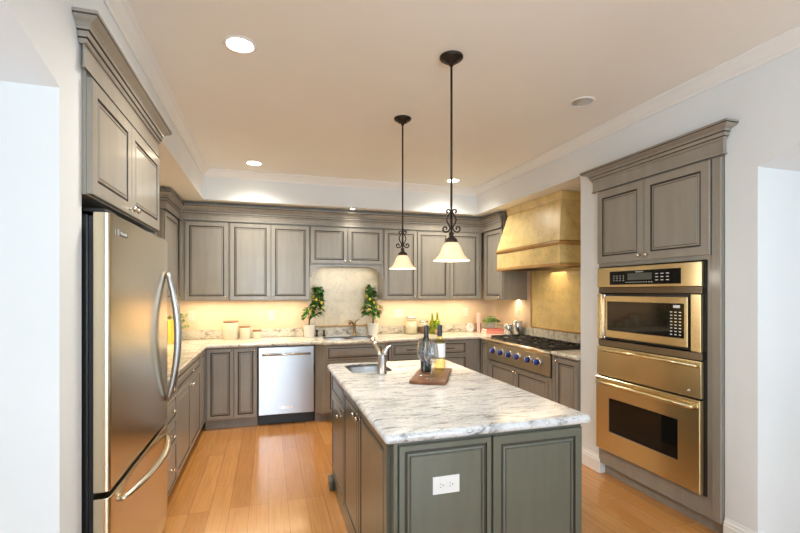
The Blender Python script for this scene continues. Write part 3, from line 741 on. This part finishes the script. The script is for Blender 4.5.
# ---- stone range hood (local x runs from the far end toward the camera)
t = thing('range_hood', 'gold limestone range hood with tapered top over the rangetop', 'range hood', (2.665, 4.735, 1.715), -PI/2)
HW, HD = 1.215, XR-0.003-2.665
def frustum(m, a, b, mi=0):
    vs = [(a[0], a[2], a[4]), (a[1], a[2], a[4]), (a[1], a[3], a[4]), (a[0], a[3], a[4]), (b[0], b[2], b[4]), (b[1], b[2], b[4]), (b[1], b[3], b[4]), (b[0], b[3], b[4])]
    m.add(vs, [(0,3,2,1), (4,5,6,7), (0,1,5,4), (1,2,6,5), (2,3,7,6), (3,0,4,7)], mi)
m = MB(); m.box(0.012, HW-0.012, 0.012, HD, 0.04, 0.215); m.build('apron', LIME, t, 0.003)
m = MB(); m.box(-0.004, HW+0.004, -0.004, 0.03, 0.008, 0.039); m.box(-0.004, 0.03, 0.031, HD, 0.008, 0.039); m.box(HW-0.03, HW+0.004, 0.031, HD, 0.008, 0.039); m.build('bottom_trim', LIMED, t, 0.008)
m = MB(); frustum(m, (0.006, HW-0.006, 0.004, HD, 0.216), (-0.006, HW+0.006, -0.008, HD, 0.234)); m.box(-0.006, HW+0.006, -0.008, HD, 0.235, 0.248); frustum(m, (0.0, HW, 0.0, HD, 0.249), (0.02, HW-0.02, 0.014, HD, 0.258)); m.build('ledge_trim', LIMED, t, 0.003)
m = MB(); frustum(m, (0.012, HW-0.012, 0.008, HD, 0.259), (0.115, HW-0.105, 0.10, HD, 0.672)); m.build('tapered_chimney', LIME, t)
m = MB(); frustum(m, (0.108, HW-0.098, 0.094, HD, 0.673), (0.100, HW-0.09, 0.088, HD, 0.756)); m.build('top_band', LIME, t)
m = MB(); m.box(0.035, HW-0.035, 0.035, HD-0.01, 0.028, 0.038)
for k in range(18): m.box(0.06+k*0.062, 0.10+k*0.062, 0.05, HD-0.05, 0.014, 0.027)
m.build('filter_grille', BLACK, t)
area('hood_lamp', (2.85, 4.12, 1.71), (2.80, 4.12, 0.9), 0.25, 0.9, 2.2, WARM)

# ---- rangetop
t = thing('rangetop', 'steel gas rangetop with blue knobs under the stone hood', 'rangetop', (2.55, 4.745, 0.66), -PI/2)
RWd, RD = 1.23, 0.535
m = MB(); m.box(0, RWd, 0.012, RD, 0.001, 0.235); m.build('body', STEEL_RT, t)
m = MB(); m.prism([(-0.0, 0.012), (0.0, 0.195), (0.011, 0.195), (0.011, 0.012)], 'x', 0.0, RWd); m.build('fascia', STEEL_RT, t)
bn = MB().tube([(0.0, 0.0, 0.228), (RWd, 0.0, 0.228)], 0.022, 16).build('bullnose', STEEL_RT, t)
MB().box(0.0, RWd, RD-0.03, RD, 0.2355, 0.262).build('back_guard', STEEL_RT, t, 0.003)
MB().box(0.015, RWd-0.015, 0.045, RD-0.035, 0.2355, 0.245).build('burner_tray', BLACK, t)
for yk in (4.566, 4.392, 4.218, 4.056, 3.849, 3.693):
    kx = 4.745-yk
    k = MB().lathe([(0.042, 0.0), (0.042, 0.008), (0.034, 0.012)], (kx, 0.0, 0.117), 20, 0, 'y')
    k = k.build('knob', STEEL, t)
    MB().lathe([(0.030, 0.0125), (0.028, 0.046), (0.023, 0.052), (0.0001, 0.053)], (kx, 0.0, 0.117), 18, 0, 'y').build('grip', BLUE, k)
    MB().box(kx-0.004, kx+0.004, -0.060, -0.050, 0.095, 0.139).build('pointer', CHROME, k, 0.002)
for g in range(4):
    gx0 = 0.02+g*0.298; gx1 = gx0+0.292; m = MB(); zb = 0.262
    for x in (gx0, gx1-0.012): m.box(x, x+0.012, 0.05, RD-0.04, zb, zb+0.02)
    for y in (0.05, (0.05+RD-0.04)/2-0.006, RD-0.052): m.box(gx0+0.012, gx1-0.012, y, y+0.012, zb, zb+0.02)
    for cy in (0.155, 0.385):
        cx = (gx0+gx1)/2
        for a in range(4):
            q = a*PI/2+PI/4; m.tube([(cx+0.035*math.cos(q), cy+0.035*math.sin(q), zb+0.02), (cx+0.11*math.cos(q), cy+0.10*math.sin(q), zb+0.014)], 0.007, 6)
        m.box(cx-0.005, cx+0.005, cy-0.10, cy-0.035, zb+0.004, zb+0.026); m.box(cx-0.005, cx+0.005, cy+0.035, cy+0.10, zb+0.004, zb+0.026)
    for x in (gx0+0.004, gx1-0.014):
        for y in (0.052, RD-0.05): m.box(x, x+0.01, y, y+0.01, 0.2455, zb)
    m.build('grate', IRON, t)
    for cy in (0.155, 0.385):
        MB().lathe([(0.045, 0.0), (0.045, 0.008), (0.03, 0.012), (0.03, 0.018), (0.0001, 0.02)], ((gx0+gx1)/2, cy, 0.2455), 18).build('burner', IRON, t)

# ------------------------------------------------------------------ island
IX0, IX1, IY0, IY1 = 0.478, 1.370, 1.662, 3.325
isl = thing('kitchen_island', 'sage green island cabinet in the middle of the oak floor', 'kitchen island', (IX0, IY0, 0))
IM = [PAINT_I, GLAZE]
w_, d_ = IX1-IX0, IY1-IY0
MB().box(0, w_, 0, d_, 0.0, HB, 0, 't').build('body', PAINT_I, isl)
def ipanel(x0, x1, stile, nm='end_panel'):
    return door(isl, x0, x1, 0.095, 0.858, stile, name=nm, mats=IM, th=0.018)
ipanel(0.018, 0.428, 0.030); ipanel(0.436, w_-0.004, 0.044)
MB().box(-0.004, 0.014, -0.012, -0.001, 0.0, 0.868).build('corner_post', PAINT_I, isl, 0.003)
m = MB(); m.box(0.015, w_+0.002, -0.016, -0.001, 0.0, 0.088); m.box(-0.016, -0.001, 0.02, d_, 0.0, 0.088); m.build('plinth', PAINT_I, isl, 0.004)
MB().box(-0.050, -0.017, d_-0.13, d_-0.015, 0.0, 0.085).build('foot', PAINT_I, isl, 0.012)
side = bpy.data.objects.new('side_doors', None)
def side_door(ya, yb, z0, z1, stile, name='door', knob=None):
    o = door(isl, -yb, -ya, z0, z1, stile, name=name, mats=IM, th=0.018, knob=None)
    o.rotation_euler = (0, 0, -PI/2)
    if knob: make_knob(o, -knob[0], -0.018, knob[1])
    return o
bpy.data.objects.remove(side)
side_door(2.775-IY0, 3.31-IY0, 0.71, 0.858, 0.03, 'drawer')
side_door(2.775-IY0, 3.31-IY0, 0.095, 0.70, 0.045, 'door', (2.87-IY0, 0.645))
side_door(2.285-IY0, 2.765-IY0, 0.095, 0.858, 0.045, 'door', (2.325-IY0, 0.805))
side_door(1.71-IY0, 2.275-IY0, 0.095, 0.858, 0.045, 'door', (2.235-IY0, 0.805))
ISK = (0.545, 0.845, 2.925, 3.275)
top = slab('island_countertop', round_poly([(0.432, 1.624), (1.406, 1.624), (1.406, 3.372), (0.432, 3.372)], 0.024, 6), CT0, CT1, GRANITE, None, [round_poly([(0.545, 2.925), (0.845, 2.925), (0.845, 3.275), (0.545, 3.275)], 0.07, 6)])
tag(top, 'white granite top with grey veins resting on the island', 'countertop')
t = thing('sink', 'small steel prep sink set into the island countertop', 'sink', (0, 0, 0))
basin('bowl', t, 0.5465, 0.8435, 2.9265, 3.2735, 0.07, 0.911, 0.19, STEEL_SINK, 0.0)
t = thing('faucet', 'short brushed steel prep faucet at the near edge of the island sink', 'faucet', (0.742, 2.865, CT1+0.001))
MB().lathe([(0.034, 0), (0.034, 0.004), (0.029, 0.006), (0.029, 0.125), (0.026, 0.132), (0.0001, 0.134)], (0,0,0), 24).build('body', STEEL_SINK, t)
MB().tube([(-0.012,0.0,0.115), (-0.022,0.02,0.15), (-0.036,0.045,0.19), (-0.048,0.07,0.222)], [0.017,0.016,0.015,0.013], 12).build('spout', NICKEL, t)
MB().sphere((-0.050, 0.075, 0.222), 0.020, 12, 8).build('spout_tip', NICKEL, t)
MB().tube([(0.010,-0.004,0.122), (0.018,-0.006,0.150), (0.032,-0.010,0.175), (0.052,-0.014,0.190), (0.062,-0.016,0.192)], [0.019,0.016,0.011,0.007,0.004], 10).build('handle', STEEL, t)

# ---- outlets and switches
def plate(label, cat, loc, rot, w, h, kind):
    pm = WHITEP if kind == 'duplex_h' else IVORY
    t = thing('wall_outlet' if cat == 'outlet' else 'light_switch', label, cat, loc, rot)
    MB().box(-w/2, w/2, -0.006, -0.0005, -h/2, h/2).build('plate', pm, t, 0.002)
    if kind == 'duplex_h' or kind == 'duplex':
        for s in (-1, 1):
            cx, cz = (s*0.021, 0) if kind == 'duplex_h' else (0, s*0.021)
            o = MB().box(cx-0.016, cx+0.016, -0.0075, -0.0062, cz-0.016, cz+0.016).build('socket', pm, t, 0.003)
            sl = MB()
            if kind == 'duplex_h':
                sl.box(cx-0.008, cx-0.001, -0.0082, -0.0077, cz+0.005, cz+0.0075); sl.box(cx-0.008, cx-0.001, -0.0082, -0.0077, cz-0.0075, cz-0.005); sl.box(cx+0.004, cx+0.009, -0.0082, -0.0077, cz-0.0025, cz+0.0025)
            else:
                sl.box(cx-0.0075, cx-0.005, -0.0082, -0.0077, cz, cz+0.007); sl.box(cx+0.005, cx+0.0075, -0.0082, -0.0077, cz, cz+0.007); sl.box(cx-0.0025, cx+0.0025, -0.0082, -0.0077, cz-0.009, cz-0.004)
            sl.build('slots', INK, o)
    else:
        n = 2
        for k in range(n):
            cx = (k-(n-1)/2)*0.046
            MB().box(cx-0.016, cx+0.016, -0.0095, -0.0062, -0.033, 0.033).build('rocker', pm, t, 0.002)
    return t
plate('white duplex outlet plate on the near end of the island', 'outlet', (0.697, IY0-0.0148, 0.683), 0, 0.118, 0.072, 'duplex_h')
plate('white outlet plate on the back wall in the left corner, near potted plant', 'outlet', (-0.868, YB, 1.19), 0, 0.075, 0.115, 'duplex')
plate('white outlet plate on the back wall above the small canister', 'outlet', (0.03, YB, 1.185), 0, 0.075, 0.115, 'duplex')
plate('white double switch plate on the back wall right of the lemon trees', 'switch', (1.668, YB, 1.178), 0, 0.13, 0.115, 'rocker')
plate('white outlet plate on the back wall above the round white clock', 'outlet', (2.656, YB, 1.186), 0, 0.075, 0.115, 'duplex')
plate('white outlet plate on the right wall above the steel canisters', 'outlet', (XR, 4.975, 1.19), -PI/2, 0.075, 0.115, 'duplex')

# ------------------------------------------------------------------ lamps
def pendant(label, x, y):
    zb = 1.650; t = thing('pendant_lamp', label, 'pendant lamp', (x, y, ZC), 0, 'pendant lamps over the island')
    dz = lambda z: z-ZC
    MB().lathe([(0.066, -0.0005), (0.066, -0.010), (0.055, -0.020), (0.036, -0.026), (0.034, -0.034), (0.014, -0.040), (0.010, -0.055)], (0,0,0), 28).build('canopy', BRONZE, t)
    MB().tube([(0, 0, -0.05), (0, 0, dz(1.79))], 0.0065, 10).build('rod', BRONZE, t)
    dq = lambda z: dz(zb+0.100+(z-1.736)*0.86)
    cp = MB().lathe([(0.008, dq(1.806)), (0.014, dq(1.800)), (0.015, dq(1.790)), (0.011, dq(1.784)), (0.014, dq(1.776)), (0.024, dq(1.766)), (0.034, dq(1.756)), (0.037, dq(1.744)), (0.034, dq(1.737)), (0.028, dq(1.736))], (0,0,0), 20); cp.build('cap', BRONZE, t)
    ca, sa = math.cos(-0.35), math.sin(-0.35)
    ctl = [(0.018, 1.938), (0.024, 1.934), (0.028, 1.942), (0.024, 1.951), (0.014, 1.953), (0.007, 1.944), (0.009, 1.930), (0.020, 1.910), (0.026, 1.888), (0.021, 1.866),
           (0.011, 1.846), (0.009, 1.828), (0.018, 1.812), (0.032, 1.806), (0.044, 1.813), (0.048, 1.827), (0.041, 1.839), (0.030, 1.838), (0.026, 1.829), (0.032, 1.823)]
    pts = []
    for i in range(len(ctl)-1):
        p0, p1, p2, p3 = (Vector(ctl[max(0, min(len(ctl)-1, k))]) for k in (i-1, i, i+1, i+2))
        for q in range(3):
            u = q/3; pts.append(0.5*(2*p1+(p2-p0)*u+(2*p0-5*p1+4*p2-p3)*u*u+(3*p1-p0-3*p2+p3)*u*u*u))
    pts.append(Vector(ctl[-1]))
    for s in (-1, 1):
        MB().tube([(s*p.x*ca, s*p.x*sa, dq(p.y)) for p in pts], 0.0046, 8).build('scroll', BRONZE, t)
    m = MB(); zz = lambda h: dz(zb+h)
    out = [(0.030, 0.104), (0.040, 0.096), (0.052, 0.078), (0.062, 0.052), (0.074, 0.028), (0.090, 0.010), (0.101, 0.002), (0.103, -0.002)]
    inn = [(0.099, 0.000), (0.087, 0.008), (0.071, 0.026), (0.059, 0.050), (0.049, 0.075), (0.037, 0.092), (0.028, 0.099)]
    m.lathe([(r, zz(h)) for r, h in out+inn], (0,0,0), 36, cap=False); m.build('shade', SHADE, t)
    MB().sphere((0, 0, zz(0.055)), 0.026, 14, 9, 0, (1, 1, 1.25)).build('bulb', BULB, t)
    d = bpy.data.lights.new('pendant_glow', 'POINT'); d.energy = 4; d.color = WARM2; d.shadow_soft_size = 0.05
    o = bpy.data.objects.new('pendant_glow', d); C.objects.link(o); o.location = (x, y, zb-0.03)
pendant('bronze pendant lamp with glass shade hanging nearer the camera, larger in the photo', 0.986, 2.25)
pendant('bronze pendant lamp with glass shade hanging farther back, near the island sink', 0.980, 3.16)

def downlight(label, x, y, z, r, lit, power=0.0):
    t = thing('recessed_light', label, 'recessed light', (x, y, z), 0, 'recessed ceiling lights')
    MB().lathe([(r, -0.0006), (r, -0.004), (r*0.92, -0.007), (r*0.80, -0.005), (r*0.80, -0.0006)], (0,0,0), 32, cap=False).build('trim_ring', TRIMW, t)
    MB().lathe([(r*0.795, -0.003), (0.0001, -0.003)], (0,0,0), 28, cap=False).build('lens', LAMP if lit else LAMPOFF, t)
    if power:
        d = bpy.data.lights.new('downlight_beam', 'SPOT'); d.energy = power; d.color = WARM2; d.spot_size = 2.5; d.spot_blend = 1.0; d.shadow_soft_size = 0.14
        o = bpy.data.objects.new('downlight_beam', d); C.objects.link(o); o.location = (x, y, z-0.02)
    return t
downlight('large lit recessed ceiling light at front left, near the refrigerator', -0.148, 2.47, ZC, 0.085, True, 94)
downlight('small looking lit recessed ceiling light at back left, above the dishwasher', -0.146, 4.70, ZC, 0.085, True, 94)
downlight('lit recessed ceiling light at back right, beside the near pendant rod', 2.104, 4.75, ZC, 0.085, True, 94)
downlight('unlit grey recessed ceiling light at front right, near the oven cabinet', 2.095, 2.52, ZC, 0.085, False, 0)
downlight('tiny lit puck light in the soffit above the sink cabinet', 0.965, 5.15, ZS-0.001, 0.035, True, 10)

# ------------------------------------------------------------------ things on the worktops
def canister(label, x, y, r, h):
    t = thing('canister', label, 'canister', (x, y, CT1+0.001), 0.1, 'cream canisters by the dishwasher')
    MB().lathe([(r*0.96, 0), (r, 0.004), (r, h-0.02), (r*0.98, h-0.016)], (0,0,0), 28).build('body', CREAM, t)
    MB().lathe([(r*0.99, h-0.0155), (r*1.02, h-0.012), (r*1.02, h-0.003), (r*0.98, h)], (0,0,0), 28).build('lid', LIDWOOD, t)
canister('largest of three cream canisters on the back worktop', -0.428, 5.44, 0.083, 0.212)
canister('middle sized cream canister on the back worktop, between two others', -0.272, 5.44, 0.060, 0.150)
canister('smallest of three cream canisters on the back worktop', -0.137, 5.46, 0.050, 0.098)

def leaf(m, base, direction, L, W, up=Vector((0,0,1)), mi=0, fold=0.25, n=5):
    d = Vector(direction).normalized(); s = d.cross(up)
    if s.length < 1e-3: s = Vector((1,0,0))
    s.normalize(); nrm = s.cross(d).normalized(); vs = []; fs = []
    for i in range(n+1):
        q = i/n; wdt = W*math.sin(PI*min(0.985, max(0.04, q))**0.85)*0.5; c = Vector(base)+d*(L*q)-nrm*(L*0.25*q*q)
        vs += [c-s*wdt+nrm*(wdt*fold), c, c+s*wdt+nrm*(wdt*fold)]
    for i in range(n):
        a = 3*i; fs += [(a, a+1, a+4, a+3), (a+1, a+2, a+5, a+4)]
    m.add(vs, fs, mi, True)
def lemon_tree(label, x, y, seed, lean):
    rnd = random.Random(seed); xl, xr = 0.471, 1.382
    t = thing('potted_lemon_tree', label, 'potted plant', (x, y, CT1+0.001), 0, 'potted lemon trees beside the sink')
    MB().lathe([(0.056, 0), (0.060, 0.004), (0.072, 0.130), (0.076, 0.134), (0.076, 0.150), (0.070, 0.150), (0.068, 0.132), (0.0001, 0.130)], (0,0,0), 28).build('pot', CERAMIC, t)
    MB().lathe([(0.066, 0.1335), (0.0001, 0.139)], (0,0,0), 18, cap=False).build('soil', SOIL, t)
    tr = MB(); cxs = lambda z: lean*min(1.0, max(0.0, (z-0.22)/0.2)); cys = lambda z: -0.035
    tr.tube([(0,0,0.13), (0.004,-0.005,0.22), (cxs(0.32),-0.02,0.32), (cxs(0.42),-0.03,0.42), (cxs(0.54),-0.035,0.54), (cxs(0.6),-0.035,0.60)], [0.010,0.009,0.007,0.006,0.005,0.003], 8)
    fm = MB()
    def rad(z): return 0.130 if z < 0.36 else (0.088 if z < 0.50 else 0.060)
    for i in range(40):
        z = 0.245+0.37*(i+0.5)/40; a = i*2.4+seed; r = rad(z)*rnd.uniform(0.35, 0.75)
        c = Vector((cxs(z)+math.cos(a)*r, cys(z)+math.sin(a)*r*0.55, z))
        tr.tube([(cxs(z-0.04)*1.0, cys(z), z-0.045), (Vector((cxs(z), cys(z), z-0.03))+c)/2, c], [0.0035, 0.0028, 0.002], 6)
        for k in range(6):
            b = a+rnd.uniform(-1.5, 1.5); e = rnd.uniform(-0.55, 0.75)
            d = (math.cos(b)*math.cos(e), math.sin(b)*math.cos(e)*0.7, math.sin(e)); L = rnd.uniform(0.06, 0.085)*(0.8 if z > 0.36 else 1.0)
            q = c+Vector((rnd.uniform(-.012,.012), rnd.uniform(-.012,.012), rnd.uniform(-.015,.015))); tip = q+Vector(d)*L
            if max(tip.z, q.z) > 0.425 and (min(tip.x, q.x)+x < xl+0.022 or max(tip.x, q.x)+x > xr-0.022): continue
            if max(tip.y, q.y)+y > 5.53: continue
            leaf(fm, q, d, L, rnd.uniform(0.036, 0.05))
    tr.build('trunk', BARK, t); fm.build('foliage', LEAF, t)
    for i in range(5):
        a = -PI/2+(-1.1, 0.5, 1.2, -0.4, -0.9)[i]; r = rnd.uniform(0.05, 0.085); z = (0.50, 0.42, 0.36, 0.46, 0.33)[i]
        MB().sphere((cxs(z)+math.cos(a)*r, cys(z)+math.sin(a)*r, z), 0.0165, 12, 9, 0, (0.9, 0.9, 1.2)).build('lemon', LEMON, t)
lemon_tree('potted lemon tree in white pot left of the sink, by the dishwasher', 0.478, 5.44, 3, 0.105)
lemon_tree('potted lemon tree in white pot right of the sink, below the second cabinet', 1.289, 5.455, 11, -0.035)

# left corner: plant in a glass jar and two standing books
t = thing('plant_in_jar', 'leafy green sprigs in a glass jar in the left back corner', 'plant', (-1.005, 5.42, CT1+0.001))
MB().lathe([(0.045, 0), (0.052, 0.01), (0.052, 0.10), (0.045, 0.115), (0.042, 0.115), (0.048, 0.10), (0.048, 0.012), (0.0001, 0.008)], (0,0,0), 24).build('jar', GLASS, t)
fm = MB(); st = MB(); rnd = random.Random(5)
for i in range(44):
    a = rnd.random()*2*PI; r = rnd.uniform(0.02, 0.14); z = rnd.uniform(0.15, 0.30)
    tip = Vector((math.cos(a)*r, math.sin(a)*r*0.8, z)); st.tube([(math.cos(a)*0.02, math.sin(a)*0.02, 0.02), (math.cos(a)*0.03, math.sin(a)*0.03, 0.12), tip], 0.0018, 5)
    for k in range(5):
        b = rnd.random()*2*PI; e = rnd.uniform(-0.2, 0.9); leaf(fm, tip, (math.cos(b)*math.cos(e), math.sin(b)*math.cos(e), math.sin(e)), rnd.uniform(0.03, 0.05), 0.02)
fm.build('foliage', LEAF2, t); st.build('stems', LEAF2, t)
def book(label, loc, rotz, w, h, d, mat, group, flat=False):
    t = thing('book', label, 'book', loc, rotz, group); th = 0.003
    c = MB(); p = MB()
    if not flat:   # spine faces -y
        c.box(0, th, 0, d, 0, h); c.box(w-th, w, 0, d, 0, h); c.box(th, w-th, 0, th, 0, h); p.box(th+0.0003, w-th-0.0003, th+0.0003, d-0.005, 0.004, h-0.004)
    else:          # lies flat; spine faces -y
        c.box(0, w, 0, d, 0, th); c.box(0, w, 0, d, h-th, h); c.box(0, w, 0, th, th, h-th); p.box(0.004, w-0.004, th+0.0003, d-0.005, th+0.0003, h-th-0.0003)
    c.build('cover', mat, t, 0.001); p.build('pages', PAPER, t); return t
book('dark brown book standing on the left worktop beside a yellow book', (-1.055, 5.10, CT1+0.001), 0, 0.028, 0.26, 0.17, DARKBOOK, 'books on the left worktop')
book('yellow book standing on the left worktop beside a dark book', (-1.025, 5.10, CT1+0.001), 0, 0.028, 0.255, 0.18, YELLOW, 'books on the left worktop')

# right of the sink: jars, oils, clock, books, succulents
t = thing('glass_jar', 'tall glass jar of pale dry goods right of the switch plate', 'jar', (1.805, 5.44, CT1+0.001), 0, 'glass jars on the back worktop')
MB().lathe([(0.078, 0), (0.083, 0.006), (0.083, 0.17), (0.066, 0.195), (0.066, 0.205)], (0,0,0), 28).build('glass', GLASS, t)
MB().lathe([(0.077, 0.010), (0.077, 0.165), (0.0001, 0.168)], (0,0,0), 24).build('contents', PANTRY, t)
MB().lathe([(0.070, 0.2055), (0.072, 0.208), (0.072, 0.228), (0.060, 0.232), (0.0001, 0.232)], (0,0,0), 24).build('lid', STEEL, t)
t = thing('glass_jar', 'shorter glass jar of brown dry goods beside the oil bottles', 'jar', (1.985, 5.45, CT1+0.001), 0, 'glass jars on the back worktop')
MB().lathe([(0.070, 0), (0.078, 0.008), (0.078, 0.12), (0.058, 0.15)], (0,0,0), 26).build('glass', GLASS, t)
MB().lathe([(0.072, 0.011), (0.072, 0.085), (0.0001, 0.088)], (0,0,0), 22).build('contents', BROWNGOODS, t)
MB().lathe([(0.060, 0.1505), (0.062, 0.153), (0.062, 0.168), (0.05, 0.172), (0.0001, 0.172)], (0,0,0), 22).build('lid', STEEL, t)
def oil(label, x, y, h):
    t = thing('oil_bottle', label, 'bottle', (x, y, CT1+0.001), 0, 'cork stopped oil bottles')
    MB().lathe([(0.034, 0), (0.038, 0.005), (0.038, h*0.55), (0.016, h*0.72), (0.014, h*0.88), (0.017, h*0.90)], (0,0,0), 20).build('glass', OILGLASS, t)
    MB().lathe([(0.012, h*0.901), (0.015, h), (0.0001, h+0.001)], (0,0,0), 14).build('cork', CORKM, t)
oil('cork stopped green oil bottle nearer the brown jar', 2.078, 5.37, 0.27)
oil('cork stopped green oil bottle on the right of its pair', 2.160, 5.40, 0.28)
t = thing('herb_pot', 'small pot of bright green herbs in front of the oil bottles', 'plant', (2.115, 5.27, CT1+0.001))
MB().lathe([(0.034, 0), (0.042, 0.07), (0.038, 0.07), (0.0001, 0.066)], (0,0,0), 20).build('pot', CORKM, t)
fm = MB(); rnd = random.Random(9)
for i in range(60):
    a = rnd.random()*2*PI; r = 0.045*math.sqrt(rnd.random()); z = rnd.uniform(0.07, 0.17); e = rnd.uniform(0, 1.2)
    leaf(fm, (math.cos(a)*r*0.8, math.sin(a)*r*0.8, z), (math.cos(a)*math.cos(e), math.sin(a)*math.cos(e), math.sin(e)), 0.03, 0.022)
fm.build('foliage', GREENHERB, t)
t = thing('table_clock', 'round white table clock standing on the back worktop beside pink book', 'clock', (2.665, 5.45, CT1+0.001), 0.25)
cz = 0.062
MB().lathe([(0.054, 0.0), (0.060, 0.004), (0.060, 0.026), (0.055, 0.030), (0.052, 0.027), (0.0001, 0.027)], (0, 0.012, cz), 32, 0, 'y').build('case', CERAMIC, t)
m = MB(); m.box(-0.0015, 0.0015, -0.0168, -0.0155, cz, cz+0.036); m.box(0, 0.026, -0.0168, -0.0155, cz-0.0012, cz+0.0012); m.build('hands', INK, t)
m = MB()
for s in (-1, 1): m.box(s*0.03-0.006, s*0.03+0.006, -0.012, 0.008, 0.0, 0.014)
m.build('foot', CERAMIC, t)
book('tall pale pink book standing beside the round white clock', (2.700, 5.30, CT1+0.001), -0.42, 0.042, 0.265, 0.13, simple('pale_pink_cloth', (0.80, 0.46, 0.40), 0.6), 'pink books in the back right corner')
book('lower pink book lying flat under another in the back right corner', (2.745, 5.12, CT1+0.001), -0.05, 0.25, 0.032, 0.18, PINK, 'pink books in the back right corner', True)
book('upper pink book lying flat under the potted succulents', (2.751, 5.125, CT1+0.0345), -0.05, 0.235, 0.030, 0.17, simple('rose_book_cloth', (0.66, 0.20, 0.17), 0.6), 'pink books in the back right corner', True)
t = thing('potted_succulents', 'pale green succulents in a grey pot on the pink books', 'plant', (2.855, 5.20, CT1+0.066))
MB().lathe([(0.040, 0), (0.044, 0.004), (0.050, 0.085), (0.046, 0.085), (0.0001, 0.080)], (0,0,0), 24).build('pot', CONCRETE, t)
fm = MB(); rnd = random.Random(2)
for i in range(230):
    a = rnd.random()*2*PI; r = 0.125*math.sqrt(rnd.random()); z = 0.075+0.11*rnd.random()*(1-r/0.15); e = rnd.uniform(0.0, 1.1)
    leaf(fm, (math.cos(a)*r*0.85, math.sin(a)*r*0.75, z), (math.cos(a)*math.cos(e), math.sin(a)*math.cos(e), math.sin(e)), rnd.uniform(0.03, 0.045), 0.024)
fm.build('foliage', LEAF2, t)
t = thing('cup', 'dark brown cup behind the pale pink book', 'cup', (2.80, 5.46, CT1+0.001))
MB().lathe([(0.034, 0), (0.040, 0.12), (0.036, 0.12), (0.031, 0.006), (0.0001, 0.006)], (0,0,0), 22).build('body', DARKBOOK, t)
def steel_can(label, x, y, r, h):
    t = thing('steel_canister', label, 'canister', (x, y, CT1+0.001), 0, 'steel canisters by the rangetop')
    MB().lathe([(r, 0), (r, h-0.022), (r*0.98, h-0.020)], (0,0,0), 28).build('body', STEEL, t)
    MB().lathe([(r*1.02, h-0.0195), (r*1.02, h-0.004), (r*0.96, h), (0.0001, h)], (0,0,0), 28).build('lid', STEEL, t)
steel_can('shorter of two steel canisters by the rangetop', 2.940, 4.91, 0.056, 0.145)
steel_can('taller of two steel canisters by the rangetop', 3.025, 4.825, 0.061, 0.190)

# on the island: board, two bottles, two glasses
bz = CT1+0.001
t = thing('cutting_board', 'walnut cutting board under the wine bottles on the island', 'cutting board', (1.022, 2.645, bz), math.radians(61.5))
pts = [(-0.255, -0.118), (-0.10, -0.124), (0.06, -0.114), (0.255, -0.120), (0.262, 0.02), (0.255, 0.118), (0.02, 0.124), (-0.12, 0.116), (-0.252, 0.121), (-0.260, 0.0)]
tb = MB().prism(round_poly([(p[0]*0.93, p[1]*0.92) for p in pts], 0.012, 3), 'z', 0.0, 0.022).build('board', WALNUT, t, 0.003)
bz2 = bz+0.0232
def bottle(label, x, y, gm, liquid=None, capm=BLACK):
    t = thing('wine_bottle', label, 'bottle', (x, y, bz2), 0.4, 'wine bottles on the cutting board')
    MB().lathe([(0.030, 0), (0.037, 0.004), (0.0375, 0.015), (0.0375, 0.180), (0.034, 0.200), (0.021, 0.222), (0.0150, 0.240), (0.0145, 0.296), (0.0160, 0.298), (0.0160, 0.305)], (0,0,0), 28).build('glass', gm, t)
    MB().lathe([(0.0168, 0.232), (0.0168, 0.308), (0.0001, 0.309)], (0,0,0), 20, cap=False).build('capsule', capm, t)
    return t
CAPD = simple('dark_capsule', (0.015, 0.017, 0.03), 0.35)
b = bottle('dark red wine bottle standing on the walnut board', 1.010, 2.725, DARKGLASS, None, CAPD)
lab = lambda r: [(r, 0.065), (r, 0.155)]
MB().lathe(lab(0.0379), (0,0,0), 28, cap=False).build('paper_label', simple('dark_bottle_label', (0.05, 0.06, 0.11), 0.4), b)
b = bottle('pale white wine bottle with white label standing on the walnut board', 1.118, 2.750, YELLOWGLASS, None, CAPD)
l = MB(); vs = []; fs = []
for k in range(19):
    a = math.radians(-205+k*10.0); vs += [(0.0380*math.cos(a), 0.0380*math.sin(a), 0.09), (0.0380*math.cos(a), 0.0380*math.sin(a), 0.185)]
for k in range(18): fs.append((2*k, 2*k+2, 2*k+3, 2*k+1))
l.add(vs, fs, 0, True).build('paper_label', LABEL, b)
def wine_glass(label, x, y, z):
    t = thing('wine_glass', label, 'wine glass', (x, y, z), 0, 'wine glasses on the cutting board')
    out = [(0.038, 0.0), (0.038, 0.002), (0.010, 0.006), (0.004, 0.012), (0.0037, 0.080), (0.008, 0.090), (0.030, 0.105), (0.044, 0.130), (0.046, 0.155), (0.041, 0.190), (0.034, 0.225)]
    MB().lathe(out, (0,0,0), 32, cap=False).build('glass', CRYSTAL, t); return t
wine_glass('empty wine glass in front of the dark red wine bottle', 0.953, 2.610, bz2)
wine_glass('empty wine glass nearest the camera on the walnut board', 0.958, 2.495, bz2)
